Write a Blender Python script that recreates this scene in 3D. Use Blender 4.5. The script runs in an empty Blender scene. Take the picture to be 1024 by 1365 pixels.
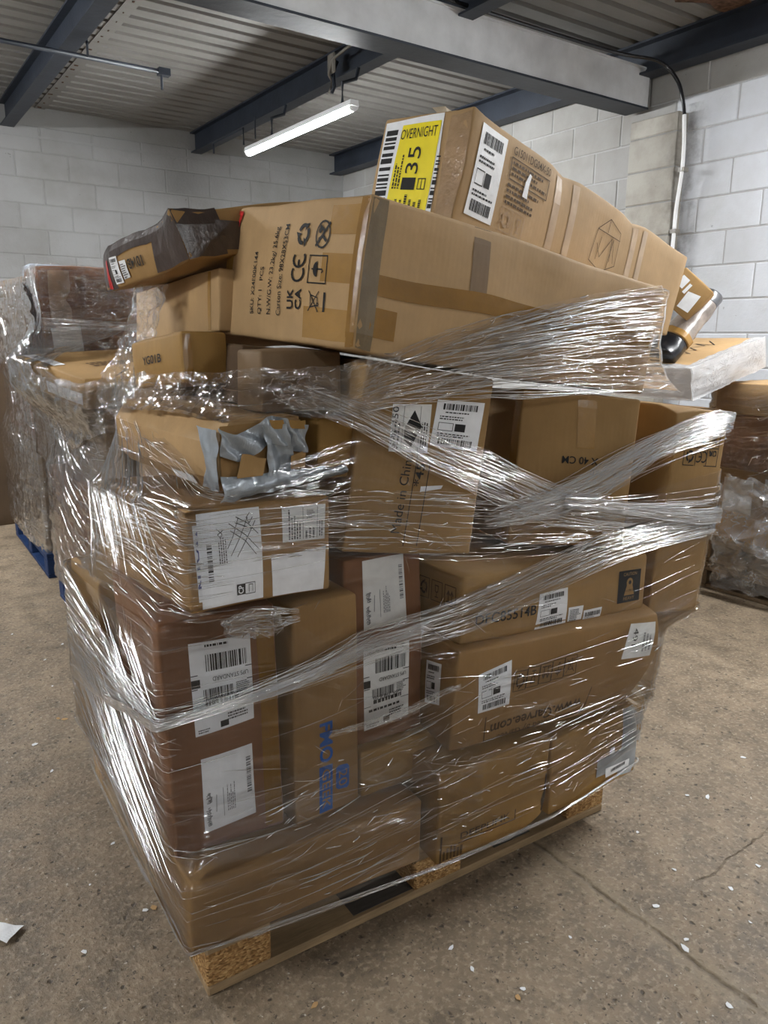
import bpy, bmesh, math, random
import numpy as np
from mathutils import Vector, Matrix, noise as mnoise

S = bpy.context.scene
COL = S.collection
rnd = random.Random(7)

# ------------------------------------------------------------------ camera
CAM_H, F_PX, PITCH, ROLL, YAW = 1.35, 1015.7, 13.08, 0.475, 55.34
def cam_axes():
    p, r, y = (math.radians(a) for a in (PITCH, ROLL, YAW))
    fw = Vector((math.cos(y), math.sin(y), 0)); rt = Vector((math.sin(y), -math.cos(y), 0)); up = Vector((0, 0, 1))
    F = fw * math.cos(p) - up * math.sin(p); U = fw * math.sin(p) + up * math.cos(p)
    R2 = rt * math.cos(r) + U * math.sin(r); U2 = U * math.cos(r) - rt * math.sin(r)
    return R2, U2, F
_R, _U, _F = cam_axes()
cd = bpy.data.cameras.new('camera'); cd.sensor_fit = 'AUTO'; cd.sensor_width = 36.0
cd.lens = F_PX / 1365.0 * 36.0; cd.clip_start = 0.05; cd.clip_end = 60
cam = bpy.data.objects.new('camera', cd); COL.objects.link(cam)
cam.matrix_world = Matrix(((_R.x, _U.x, -_F.x, 0), (_R.y, _U.y, -_F.y, 0), (_R.z, _U.z, -_F.z, CAM_H), (0, 0, 0, 1)))
S.camera = cam

# ------------------------------------------------------------------ world, exposure, lamps
w = bpy.data.worlds.new('world'); S.world = w; w.use_nodes = True
w.node_tree.nodes['Background'].inputs[0].default_value = (0.75, 0.82, 1, 1)
w.node_tree.nodes['Background'].inputs[1].default_value = 0.02
S.view_settings.view_transform = 'Standard'; S.view_settings.look = 'None'
S.view_settings.gamma = 1.0; S.view_settings.use_curve_mapping = False
S.view_settings.exposure = 1.58
S.cycles.transparent_max_bounces = 24
S.cycles.max_bounces = 6; S.cycles.diffuse_bounces = 3; S.cycles.glossy_bounces = 3
S.cycles.sample_clamp_indirect = 6.0
TUBE = 118.0
LAMPS = [  # centre x, y, strength factor: 5 ft battens hung along the room's Y axis
    (2.71, 5.03, 1.2), (3.70, 0.95, 1.1), (-0.65, 5.03, 1.2), (-0.75, -3.6, 0.85), (-3.2, 1.6, 1.2), (2.71, -3.6, 0.75)]

# ------------------------------------------------------------------ node helpers and materials
def new_mat(name):
    m = bpy.data.materials.new(name); m.use_nodes = True
    nt = m.node_tree
    for n in list(nt.nodes): nt.nodes.remove(n)
    out = nt.nodes.new('ShaderNodeOutputMaterial')
    return m, nt, out
def N(nt, typ, **kw):
    n = nt.nodes.new('ShaderNode' + typ)
    for k, v in kw.items():
        if k.startswith('i_'):
            key = k[2:].replace('_', ' ')
            n.inputs[key].default_value = v
        else: setattr(n, k, v)
    return n
def ramp(nt, fac, stops):
    r = nt.nodes.new('ShaderNodeValToRGB'); e = r.color_ramp.elements
    while len(e) < len(stops): e.new(0.5)
    for q, (p, c) in zip(e, stops):
        q.position = p; q.color = c if len(c) == 4 else (*c, 1)
    nt.links.new(fac, r.inputs[0]); return r.outputs[0]
def mixc(nt, fac, a, b, typ='MIX'):
    m = nt.nodes.new('ShaderNodeMix'); m.data_type = 'RGBA'; m.blend_type = typ
    for s, v in ((0, fac), (6, a), (7, b)):
        if hasattr(v, 'is_linked') or hasattr(v, 'links'): nt.links.new(v, m.inputs[s])
        else: m.inputs[s].default_value = v if s == 0 else ((*v, 1) if len(v) == 3 else v)
    return m.outputs[2]
def mathn(nt, op, a, b=None, clamp=False):
    m = nt.nodes.new('ShaderNodeMath'); m.operation = op; m.use_clamp = clamp
    for s, v in ((0, a), (1, b)):
        if v is None: continue
        if hasattr(v, 'links'): nt.links.new(v, m.inputs[s])
        else: m.inputs[s].default_value = v
    return m.outputs[0]
def coords(nt, kind='Object', scale=(1, 1, 1), loc=(0, 0, 0), rot=(0, 0, 0)):
    t = nt.nodes.new('ShaderNodeTexCoord'); mp = nt.nodes.new('ShaderNodeMapping')
    mp.inputs['Scale'].default_value = scale; mp.inputs['Location'].default_value = loc; mp.inputs['Rotation'].default_value = rot
    nt.links.new(t.outputs[kind], mp.inputs[0]); return mp.outputs[0]
def noise_t(nt, vec, scale, detail=4, rough=.55, out='Fac'):
    n = N(nt, 'TexNoise'); n.inputs['Scale'].default_value = scale; n.inputs['Detail'].default_value = detail
    n.inputs['Roughness'].default_value = rough; nt.links.new(vec, n.inputs['Vector']); return n.outputs[out]
def bump(nt, h, strength=.3, dist=.01, normal=None):
    b = N(nt, 'Bump'); b.inputs['Strength'].default_value = strength; b.inputs['Distance'].default_value = dist
    nt.links.new(h, b.inputs['Height'])
    if normal is not None: nt.links.new(normal, b.inputs['Normal'])
    return b.outputs[0]
def princ(nt, out, col, rough=.7, metal=0, normal=None, spec=None):
    p = N(nt, 'BsdfPrincipled')
    for key, v in (('Base Color', col), ('Roughness', rough), ('Metallic', metal)):
        if hasattr(v, 'links'): nt.links.new(v, p.inputs[key])
        else: p.inputs[key].default_value = (*v, 1) if key == 'Base Color' and len(v) == 3 else v
    if normal is not None: nt.links.new(normal, p.inputs['Normal'])
    if spec is not None: p.inputs['Specular IOR Level'].default_value = spec
    nt.links.new(p.outputs[0], out.inputs[0]); return p
def sc(c, f): return tuple(min(1, x * f) for x in c)

def m_card(name, col, dark=.8, lines=1.0, rough=.72, spec=.3):
    col = sc(col, .72)
    m, nt, o = new_mat(name)
    v = coords(nt)
    a = noise_t(nt, v, 5, 5, .6); b = noise_t(nt, coords(nt, scale=(1, 1, .12)), 60, 3)
    c = noise_t(nt, v, 260, 2)
    k = ramp(nt, a, [(.3, sc(col, dark)), (.7, sc(col, 1.1))])
    k = mixc(nt, ramp(nt, b, [(.35, (0, 0, 0)), (.8, (.35, .35, .35))]), k, sc(col, .82))
    k = mixc(nt, ramp(nt, c, [(.55, (0, 0, 0)), (.85, (.3, .3, .3))]), k, sc(col, .7))
    wv = N(nt, 'TexWave', wave_type='BANDS', bands_direction='X'); wv.inputs['Scale'].default_value = 24; wv.inputs['Distortion'].default_value = .6
    nt.links.new(v, wv.inputs[0])
    n1 = bump(nt, wv.outputs['Fac'], .03 * lines, .002)
    n2 = bump(nt, noise_t(nt, v, 9, 3, .5), .25, .010, n1)
    princ(nt, o, k, rough, 0, n2, spec)
    return m
CARD = {
 'tan': m_card('kraft_tan', (.50, .30, .115)),
 'light': m_card('kraft_light', (.64, .415, .20)),
 'yellow': m_card('kraft_golden', (.48, .275, .08)),
 'brown': m_card('kraft_brown', (.32, .145, .065)),
 'mid': m_card('kraft_mid', (.47, .27, .10)),
 'dull': m_card('kraft_dull', (.31, .205, .115)),
 'orange': m_card('kraft_orange', (.33, .13, .05)),
}
def m_plain(name, col, rough=.6, spec=.4, nscale=0, namt=.2, bumps=0, bscale=80, metal=0):
    m, nt, o = new_mat(name); v = coords(nt); c = col
    if nscale: c = ramp(nt, noise_t(nt, v, nscale, 4), [(.3, sc(col, 1 - namt)), (.7, sc(col, 1 + namt))])
    nm = bump(nt, noise_t(nt, v, bscale, 4), bumps, .004) if bumps else None
    princ(nt, o, c, rough, metal, nm, spec); return m
INK = m_plain('ink_black', (.025, .024, .024), .7, .2)
INKB = m_plain('ink_brown', (.085, .05, .025), .7, .2)
INKBLUE = m_plain('ink_blue', (.015, .12, .46), .6, .3)
INKNAVY = m_plain('ink_navy', (.03, .05, .25), .6, .3)
GREYINK = m_plain('ink_grey', (.22, .22, .23), .7, .2)
PAPER = m_plain('label_paper', (.88, .89, .91), .45, .4, 30, .05, .2, 60)
PAPERD = m_plain('label_paper_dull', (.80, .80, .78), .5, .35, 30, .07, .2, 60)
YELLOW = m_plain('yellow_label', (.95, .78, .02), .4, .4, 20, .05)
TAPE = m_plain('amber_tape', (.25, .125, .02), .25, .55, 12, .12, .25, 40)
TAPEL = m_plain('amber_tape_pale', (.35, .195, .055), .25, .55, 12, .12, .25, 40)
TAPEBR = m_plain('dark_brown_tape', (.055, .038, .032), .28, .6, 14, .3, .5, 35)
TAPEGREY = m_plain('grey_duct_tape', (.38, .42, .46), .30, .6, 18, .2, .5, 30, metal=.4)
REDTAPE = m_plain('red_tape', (.55, .03, .03), .35, .5)
BLACKPL = m_plain('black_plastic', (.012, .012, .014), .25, .6, 10, .2, .4, 20)
STEELP = m_plain('dark_blue_grey_paint', (.022, .028, .040), .5, .4, 6, .25, .3, 25)
BEAMG = m_plain('grey_beam_paint', (.60, .61, .62), .6, .35, 5, .16, .3, 25)
ZINC = m_plain('dull_zinc', (.20, .185, .16), .45, .5, 9, .3)
WHITEPL = m_plain('white_plastic', (.78, .79, .8), .4, .4)
BLUEP = m_plain('blue_pallet_paint', (.008, .026, .085), .6, .35, 10, .3, .4, 40)
def m_wood(name, col):
    col = sc(col, .8)
    m, nt, o = new_mat(name); v = coords(nt, scale=(1.5, 14, 14))
    a = noise_t(nt, v, 4, 6, .65); d = noise_t(nt, coords(nt), 9, 4)
    k = ramp(nt, a, [(.3, sc(col, .6)), (.7, sc(col, 1.15))])
    k = mixc(nt, ramp(nt, d, [(.45, (0, 0, 0)), (.75, (.6, .6, .6))]), k, sc(col, .5))
    princ(nt, o, k, .75, 0, bump(nt, a, .4, .004), .25); return m
WOOD = m_wood('pallet_wood', (.42, .29, .16)); WOODG = m_wood('weathered_wood', (.30, .22, .14)); WOODD = m_wood('stained_dark_wood', (.11, .095, .08))
def m_chip():
    m, nt, o = new_mat('chipboard')
    vo = N(nt, 'TexVoronoi'); vo.inputs['Scale'].default_value = 150
    nt.links.new(coords(nt, scale=(1, 1, 1.6)), vo.inputs['Vector'])
    k = ramp(nt, vo.outputs['Color'], [(.0, (.16, .08, .03)), (.5, (.38, .21, .08)), (1, (.62, .40, .18))])
    princ(nt, o, k, .85, 0, bump(nt, vo.outputs['Distance'], .8, .006), .2); return m
CHIP = m_chip()

def m_floor():
    m, nt, o = new_mat('concrete_floor'); v = coords(nt)
    big = noise_t(nt, v, 1.1, 6, .6); mid = noise_t(nt, v, 9, 6, .65); fine = noise_t(nt, v, 70, 4, .6)
    k = ramp(nt, big, [(.3, (.265, .20, .138)), (.7, (.385, .30, .21))])
    k = mixc(nt, ramp(nt, mid, [(.36, (.9, .9, .9)), (.60, (0, 0, 0))]), k, (.165, .128, .09))
    k = mixc(nt, ramp(nt, fine, [(.50, (0, 0, 0)), (.68, (.75, .75, .75))]), k, (.47, .385, .28))
    k = mixc(nt, ramp(nt, noise_t(nt, v, 34, 5, .7), [(.30, (.8, .8, .8)), (.46, (0, 0, 0))]), k, (.13, .10, .072))
    def specks(scale, lo, hi, col, k, seed):
        vo = N(nt, 'TexVoronoi'); vo.inputs['Scale'].default_value = scale; vo.inputs['Randomness'].default_value = 1
        wob = N(nt, 'TexNoise'); wob.inputs['Scale'].default_value = scale * 1.3
        nt.links.new(v, wob.inputs['Vector'])
        vv = mixc(nt, .025, coords(nt, loc=(seed, seed * 2, 0)), wob.outputs['Color'], 'ADD')
        nt.links.new(vv, vo.inputs['Vector'])
        msk = ramp(nt, vo.outputs['Distance'], [(lo, (1, 1, 1)), (hi, (0, 0, 0))])
        sel = ramp(nt, vo.outputs['Color'], [(.45, (0, 0, 0)), (.55, (1, 1, 1))])
        return mixc(nt, mathn(nt, 'MULTIPLY', msk, sel), k, col), msk
    k, s1 = specks(30, .10, .20, (.085, .068, .05), k, 1.3)
    k, s2 = specks(75, .14, .28, (.10, .078, .056), k, 4.1)
    k, s3 = specks(45, .07, .14, (.62, .57, .49), k, 8.7)
    # wear marks: the saw-cut joint running past the pallet and a crack across it
    geo = coords(nt)
    sep = N(nt, 'SeparateXYZ'); nt.links.new(geo, sep.inputs[0])
    wig = mathn(nt, 'MULTIPLY', mathn(nt, 'SUBTRACT', noise_t(nt, geo, 7, 5), .5), .05)
    d1 = mathn(nt, 'ABSOLUTE', mathn(nt, 'ADD', mathn(nt, 'SUBTRACT', sep.outputs[0], 1.385), wig))
    brk = ramp(nt, noise_t(nt, geo, 16, 4, .6), [(.38, (.12, .12, .12)), (.62, (1, 1, 1))])
    joint = mathn(nt, 'MULTIPLY', ramp(nt, d1, [(.001, (1, 1, 1)), (.009, (0, 0, 0))]), brk)
    halo = ramp(nt, d1, [(.01, (.55, .55, .55)), (.05, (0, 0, 0))])
    d2 = mathn(nt, 'ABSOLUTE', mathn(nt, 'ADD', mathn(nt, 'SUBTRACT', sep.outputs[1], .93), mathn(nt, 'MULTIPLY', wig, 1.4)))
    xm = ramp(nt, sep.outputs[0], [(.0, (0, 0, 0)), (1, (1, 1, 1))])
    gate = mathn(nt, 'GREATER_THAN', sep.outputs[0], 1.62)
    crack = mathn(nt, 'MULTIPLY', mathn(nt, 'MULTIPLY', ramp(nt, d2, [(.0005, (.8, .8, .8)), (.004, (0, 0, 0))]), brk), gate)
    k = mixc(nt, halo, k, (.36, .29, .20))
    k = mixc(nt, joint, k, (.13, .10, .07)); k = mixc(nt, crack, k, (.10, .075, .05))
    h = mathn(nt, 'SUBTRACT', mathn(nt, 'ADD', mid, mathn(nt, 'MULTIPLY', fine, .5)), mathn(nt, 'ADD', mathn(nt, 'MULTIPLY', s1, .35), mathn(nt, 'MULTIPLY', mathn(nt, 'ADD', joint, crack), 1.2)))
    k = mixc(nt, 1.0, k, (.80, .79, .77), 'MULTIPLY')
    rg = ramp(nt, mid, [(.3, (.42, .42, .42)), (.7, (.7, .7, .7))])
    princ(nt, o, k, rg, 0, bump(nt, h, .8, .008), .4)
    return m
FLOOR = m_floor()
def m_block(name, col, dirt, amt, soot=False):
    col = sc(col, .8); dirt = sc(dirt, .8)
    m, nt, o = new_mat(name)
    g = N(nt, 'NewGeometry')
    inf = N(nt, 'ObjectInfo')
    k0 = mixc(nt, inf.outputs['Random'], sc(col, .94), sc(col, 1.05))
    a = noise_t(nt, g.outputs['Position'], 1.4, 6, .62); f = noise_t(nt, g.outputs['Position'], 40, 4, .7)
    msk = ramp(nt, a, [(.45, (0, 0, 0)), (.7, (amt, amt, amt))])
    k = mixc(nt, msk, k0, dirt)
    if soot:      # grimy streak on the wall along the cable run
        sp = N(nt, 'SeparateXYZ'); nt.links.new(g.outputs['Position'], sp.inputs[0])
        dy = mathn(nt, 'ABSOLUTE', mathn(nt, 'SUBTRACT', sp.outputs[1], 3.14))
        zz_ = mathn(nt, 'LESS_THAN', sp.outputs[2], 2.75)
        sm = mathn(nt, 'MULTIPLY', mathn(nt, 'MULTIPLY', ramp(nt, dy, [(.02, (1, 1, 1)), (.14, (0, 0, 0))]), ramp(nt, noise_t(nt, g.outputs['Position'], 9, 5, .65), [(.45, (.02, .02, .02)), (.72, (.6, .6, .6))])), zz_)
        k = mixc(nt, sm, k, (.07, .062, .055))
    pit = noise_t(nt, g.outputs['Position'], 22, 2)
    k = mixc(nt, ramp(nt, pit, [(.74, (0, 0, 0)), (.78, (.5, .5, .5))]), k, sc(dirt, .5))
    princ(nt, o, k, .75, 0, bump(nt, f, .5, .006), .3); return m
BLK_BACK = m_block('painted_block_dim', (.34, .34, .34), (.25, .242, .23), .8)  # back wall is lit less; that dimness is put into its block colour
BLK_RIGHT = m_block('painted_block_white', (.66, .685, .73), (.46, .46, .455), .6, True)
BLK_BARE = m_block('dirty_block', (.42, .415, .40), (.28, .265, .24), .75)
MORT_BACK = m_block('painted_mortar_dim', (.325, .325, .32), (.24, .232, .22), .8)  # joints dimmed with the blocks, weaker light painted into the colour
MORT_RIGHT = m_block('painted_mortar_white', (.50, .50, .505), (.36, .345, .32), .6)
def m_sheet():
    m, nt, o = new_mat('ceiling_sheet'); g = N(nt, 'NewGeometry')
    a = noise_t(nt, g.outputs['Position'], 1.6, 6, .6); st = noise_t(nt, coords(nt, scale=(.25, 6, 1)), 5, 4)
    k = ramp(nt, a, [(.3, (.215, .208, .195)), (.7, (.30, .292, .275))])
    k = mixc(nt, ramp(nt, st, [(.5, (0, 0, 0)), (.8, (.5, .5, .5))]), k, (.17, .155, .135))
    k = mixc(nt, 1.0, k, (.8, .8, .8), 'MULTIPLY')
    princ(nt, o, k, .55, 0, None, .3); return m
SHEET = m_sheet()
RUST = m_plain('rust', (.11, .065, .045), .9, .1, 30, .6, .8, 50)

def m_film(name, haze, streak, su=6.0, sv=160.0, gl=.5, rough=.07, bs=1.0, crum=0.0, fd=.0018, fa=.0, tint=(.985, .987, .99)):
    """clear stretch film: see-through sheet, cloudy where it is stretched into pleats, with a glossy skin"""
    m, nt, o = new_mat(name)
    uvn = nt.nodes.new('ShaderNodeUVMap'); uvn.uv_map = 'UVMap'
    def mp(sx, sy, off=0):
        q = nt.nodes.new('ShaderNodeMapping'); q.inputs['Scale'].default_value = (sx, sy, 1); q.inputs['Location'].default_value = (off, off * 1.7, 0)
        nt.links.new(uvn.outputs[0], q.inputs[0]); return q.outputs[0]
    s1 = noise_t(nt, mp(su * .3, sv * .28), 1.0, 2, .5)          # broad pleats
    s2 = noise_t(nt, mp(su, sv, 3.1), 1.0, 2, .5)                # fine pleats
    s3 = noise_t(nt, mp(7, 9, 7.7), 1.0, 4, .6)                  # patches
    cr = noise_t(nt, mp(30, 34, 5.2), 1.0, 3, .55)               # crumple
    c2 = noise_t(nt, mp(su * .8, sv * .62, 11.3), 1.0, 1, .4)
    h = mathn(nt, 'ADD', mathn(nt, 'MULTIPLY', s1, 2.2), s2)
    h = mathn(nt, 'ADD', h, mathn(nt, 'MULTIPLY', cr, .5 + crum))
    patch = ramp(nt, s3, [(.38, (.1, .1, .1)), (.62, (1, 1, 1))])
    def crease(src, k):   # a sharp fold line along each contour of the noise
        d_ = mathn(nt, 'MULTIPLY', mathn(nt, 'ABSOLUTE', mathn(nt, 'SUBTRACT', src, .5)), k)
        r_ = mathn(nt, 'SUBTRACT', 1.0, d_, True); return mathn(nt, 'MULTIPLY', r_, r_)
    fold = mathn(nt, 'MULTIPLY', mathn(nt, 'ADD', mathn(nt, 'MULTIPLY', crease(c2, 13.0), fa), mathn(nt, 'MULTIPLY', crease(cr, 14.0), min(1.0, crum))), patch)
    nb = bump(nt, fold, 1.0, fd, bump(nt, h, 1.0, .0022 * bs))
    pl = ramp(nt, mathn(nt, 'ADD', mathn(nt, 'MULTIPLY', s1, .5), mathn(nt, 'MULTIPLY', s2, .5)), [(.55, (0, 0, 0)), (.68, (1, 1, 1))])
    hz = mathn(nt, 'ADD', haze, mathn(nt, 'MULTIPLY', mathn(nt, 'ADD', mathn(nt, 'MULTIPLY', pl, patch), mathn(nt, 'MULTIPLY', fold, .6)), streak), True)
    tr = N(nt, 'BsdfTransparent'); tr.inputs[0].default_value = (*tint, 1)
    df = N(nt, 'BsdfDiffuse'); df.inputs[0].default_value = (.80, .81, .83, 1); nt.links.new(nb, df.inputs['Normal'])
    tl = N(nt, 'BsdfTranslucent'); tl.inputs[0].default_value = (.80, .81, .83, 1)
    dm = nt.nodes.new('ShaderNodeMixShader'); dm.inputs[0].default_value = .35
    nt.links.new(df.outputs[0], dm.inputs[1]); nt.links.new(tl.outputs[0], dm.inputs[2])
    m1 = nt.nodes.new('ShaderNodeMixShader'); nt.links.new(hz, m1.inputs[0]); nt.links.new(tr.outputs[0], m1.inputs[1]); nt.links.new(dm.outputs[0], m1.inputs[2])
    gs = N(nt, 'BsdfGlossy'); gs.inputs['Roughness'].default_value = rough; gs.inputs[0].default_value = (1, 1, 1, 1); nt.links.new(nb, gs.inputs['Normal'])
    lw = N(nt, 'LayerWeight'); lw.inputs[0].default_value = .35; nt.links.new(nb, lw.inputs['Normal'])
    fr = mathn(nt, 'MULTIPLY', lw.outputs['Fresnel'], gl)
    fr = mathn(nt, 'ADD', fr, mathn(nt, 'MULTIPLY', mathn(nt, 'ADD', pl, fold), gl * .10), True)
    m2 = nt.nodes.new('ShaderNodeMixShader'); nt.links.new(fr, m2.inputs[0]); nt.links.new(m1.outputs[0], m2.inputs[1]); nt.links.new(gs.outputs[0], m2.inputs[2])
    nt.links.new(m2.outputs[0], o.inputs[0])
    return m
FILM = {
 'thin': m_film('film_thin', .004, .03, su=8, sv=70, gl=.55, bs=.7),
 'band': m_film('film_band', .008, .12, su=8, sv=90, gl=.7, bs=.9),
 'dense': m_film('film_dense', .04, .34, su=5, sv=130, gl=1.0, bs=1.5, fa=.5),
 'rope': m_film('film_rope', .22, .45, su=8, sv=170, gl=2.0, bs=1.5, fa=.5),
 'crumple': m_film('film_crumple', .02, .22, su=14, sv=50, gl=2.0, bs=1.6, crum=1.6),
 'bg': m_film('film_background', .04, .26, su=3, sv=60, gl=1.4, bs=1.5, crum=.5, fa=.4),
 'bgcrumple': m_film('film_background_crumpled', .05, .35, su=8, sv=50, gl=2.2, bs=2.2, crum=1.2, fa=.6),
}

def m_crease():
    """a fold in the film: several layers of clear plastic pressed into a rounded rib"""
    m, nt, o = new_mat('film_fold')
    tr = N(nt, 'BsdfTransparent'); df = N(nt, 'BsdfDiffuse'); df.inputs[0].default_value = (.85, .86, .88, 1)
    m1 = nt.nodes.new('ShaderNodeMixShader'); m1.inputs[0].default_value = .12
    nt.links.new(tr.outputs[0], m1.inputs[1]); nt.links.new(df.outputs[0], m1.inputs[2])
    gs = N(nt, 'BsdfGlossy'); gs.inputs['Roughness'].default_value = .20
    m2 = nt.nodes.new('ShaderNodeMixShader'); m2.inputs[0].default_value = .82
    nt.links.new(m1.outputs[0], m2.inputs[1]); nt.links.new(gs.outputs[0], m2.inputs[2]); nt.links.new(m2.outputs[0], o.inputs[0]); return m
FOLD = m_crease()
# ------------------------------------------------------------------ object helpers
def tag(o, label=None, cat=None, group=None, kind=None):
    if label: o['label'] = label
    if cat: o['category'] = cat
    if group: o['group'] = group
    if kind: o['kind'] = kind
    return o
def link(name, me, mat=None, parent=None, mw=None):
    o = bpy.data.objects.new(name, me); COL.objects.link(o)
    if mat is not None and me is not None:
        me.materials.clear(); me.materials.append(mat)
    if parent is not None: o.parent = parent
    if mw is not None: o.matrix_world = mw
    return o
def mesh(name, verts, faces, smooth=False, uvs=None):
    me = bpy.data.meshes.new(name); me.from_pydata([tuple(v) for v in verts], [], faces)
    if uvs is not None:
        l = me.uv_layers.new(name='UVMap')
        vi = np.empty(len(me.loops), dtype=np.int32); me.loops.foreach_get('vertex_index', vi)
        l.data.foreach_set('uv', np.asarray(uvs, dtype=np.float32)[vi].ravel())
    if smooth: me.polygons.foreach_set('use_smooth', [True] * len(me.polygons))
    me.update(); return me
def empty(name, loc=(0, 0, 0), rz=0):
    o = bpy.data.objects.new(name, None); COL.objects.link(o); o.location = loc; o.rotation_euler = (0, 0, rz); o.empty_display_size = .05
    return o
class MB:
    """collects boxes, bars and tubes into one mesh"""
    def __init__(s): s.v = []; s.f = []
    def box(s, x0, x1, y0, y1, z0, z1, mat=None):
        b = len(s.v)
        pts = [Vector(p) for p in ((x0, y0, z0), (x1, y0, z0), (x1, y1, z0), (x0, y1, z0), (x0, y0, z1), (x1, y0, z1), (x1, y1, z1), (x0, y1, z1))]
        if mat: pts = [mat @ p for p in pts]
        s.v += pts
        s.f += [tuple(b + i for i in q) for q in ((0, 3, 2, 1), (4, 5, 6, 7), (0, 1, 5, 4), (1, 2, 6, 5), (2, 3, 7, 6), (3, 0, 4, 7))]
        return s
    def tube(s, pts, r, n=10, cap=True):
        pts = [Vector(p) for p in pts]; b = len(s.v); rr = r if isinstance(r, (list, tuple)) else [r] * len(pts)
        up = Vector((0, 0, 1))
        for i, p in enumerate(pts):
            t = (pts[min(i + 1, len(pts) - 1)] - pts[max(i - 1, 0)]).normalized()
            a = t.cross(up)
            if a.length < 1e-3: a = t.cross(Vector((1, 0, 0)))
            a.normalize(); c = t.cross(a)
            for k in range(n):
                an = 2 * math.pi * k / n
                s.v.append(p + (a * math.cos(an) + c * math.sin(an)) * rr[i])
        for i in range(len(pts) - 1):
            for k in range(n):
                s.f.append((b + i * n + k, b + i * n + (k + 1) % n, b + (i + 1) * n + (k + 1) % n, b + (i + 1) * n + k))
        if cap:
            s.f.append(tuple(b + k for k in range(n))[::-1]); s.f.append(tuple(b + (len(pts) - 1) * n + k for k in range(n)))
        return s
    def prism(s, poly, y0, y1, axis='y'):
        b = len(s.v); n = len(poly)
        for yy in (y0, y1):
            for p in poly: s.v.append(Vector((p[0], yy, p[1])) if axis == 'y' else Vector((yy, p[0], p[1])))
        for k in range(n): s.f.append((b + k, b + (k + 1) % n, b + n + (k + 1) % n, b + n + k))
        s.f.append(tuple(b + k for k in range(n))[::-1]); s.f.append(tuple(b + n + k for k in range(n)))
        return s
    def build(s, name, mat, parent=None, smooth=False, bevel=0):
        me = mesh(name, s.v, s.f, smooth)
        bm = bmesh.new(); bm.from_mesh(me)
        bmesh.ops.recalc_face_normals(bm, faces=bm.faces)
        if bevel: bmesh.ops.bevel(bm, geom=list(bm.edges), offset=bevel, segments=1, affect='EDGES', clamp_overlap=True)
        bm.to_mesh(me); bm.free()
        return link(name, me, mat, parent)

# ------------------------------------------------------------------ the room
WX, WY, CZ = 4.46, 7.25, 3.14          # right wall plane, back wall plane, ceiling
XMIN, YMIN = -4.2, -5.2
fl = MB().box(XMIN, WX + .2, YMIN, WY + .2, -.1, 0).build('floor', FLOOR); tag(fl, kind='structure')
BP, CP, C0 = .42, .2025, .163           # block pitch, course pitch, first joint height
def block_wall(name, core, origin, ux, length, mats, mort, pick):
    """a wall core with every block a child piece standing 6 mm proud of the joints"""
    wl = core.build(name, mort); tag(wl, kind='structure')
    bw, bh, bd = BP - .008, CP - .007, .03
    me0 = MB().box(-bw / 2, bw / 2, -bd, 0, -bh / 2, bh / 2).build('block_proto', None)
    me = me0.data; bpy.data.objects.remove(me0)
    bm = bmesh.new(); bm.from_mesh(me); bmesh.ops.bevel(bm, geom=list(bm.edges), offset=.005, segments=1, affect='EDGES'); bm.to_mesh(me); bm.free()
    metas = {}
    for mt in mats:
        c = me.copy(); c.materials.append(mt); metas[mt.name] = c
    uxv = Vector(ux); ang = math.atan2(uxv.y, uxv.x)
    for j in range(15):
        z = C0 + (j - .5) * CP
        if z + CP / 2 > CZ - .0: continue
        i = 0; off = (j % 2) * BP / 2
        while True:
            s = off + (i + .5) * BP
            if s + BP / 2 > length: break
            p = Vector(origin) + uxv * s
            mt = pick(p.x, p.y, z)
            if mt is not None:
                b = bpy.data.objects.new('block', metas[mt.name]); COL.objects.link(b); b.parent = wl
                b.location = (p.x + rnd.uniform(-.001, .001), p.y, z); b.rotation_euler = (0, 0, ang)
            i += 1
    return wl
block_wall('wall_back', MB().box(-1.4, WX + .2, WY, WY + .2, 0, CZ + .1), (-1.0, WY + .025, 0), (1, 0, 0), WX + 1.0,
           [BLK_BACK], MORT_BACK, lambda x, y, z: BLK_BACK)
lg = MB().box(-1.0, WX, WY - .012, WY + .01, 2.905, 2.925).build('trim_2', BLK_BACK); tag(lg, kind='structure')
def pick_right(x, y, z):
    if y > 3.3 or z > 2.8: return BLK_BARE
    return BLK_RIGHT
block_wall('wall_right', MB().box(WX, WX + .2, .2, WY, 0, CZ + .1), (WX + .025, WY, 0), (0, -1, 0), 6.9, [BLK_BARE, BLK_RIGHT], MORT_RIGHT, pick_right)
WALLP = m_plain('painted_wall_plain', (.32, .32, .32), .8, .2, 2, .1)
for nm, b in (('wall_right_near', (WX, WX + .2, YMIN, .2)), ('wall_left', (XMIN - .2, XMIN, YMIN, WY + .2)), ('wall_front', (XMIN, WX + .2, YMIN - .2, YMIN)), ('wall_back_left', (XMIN, -1.4, WY, WY + .2))):
    tag(MB().box(*b, 0, CZ + .1).build(nm, WALLP), kind='structure')
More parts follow.
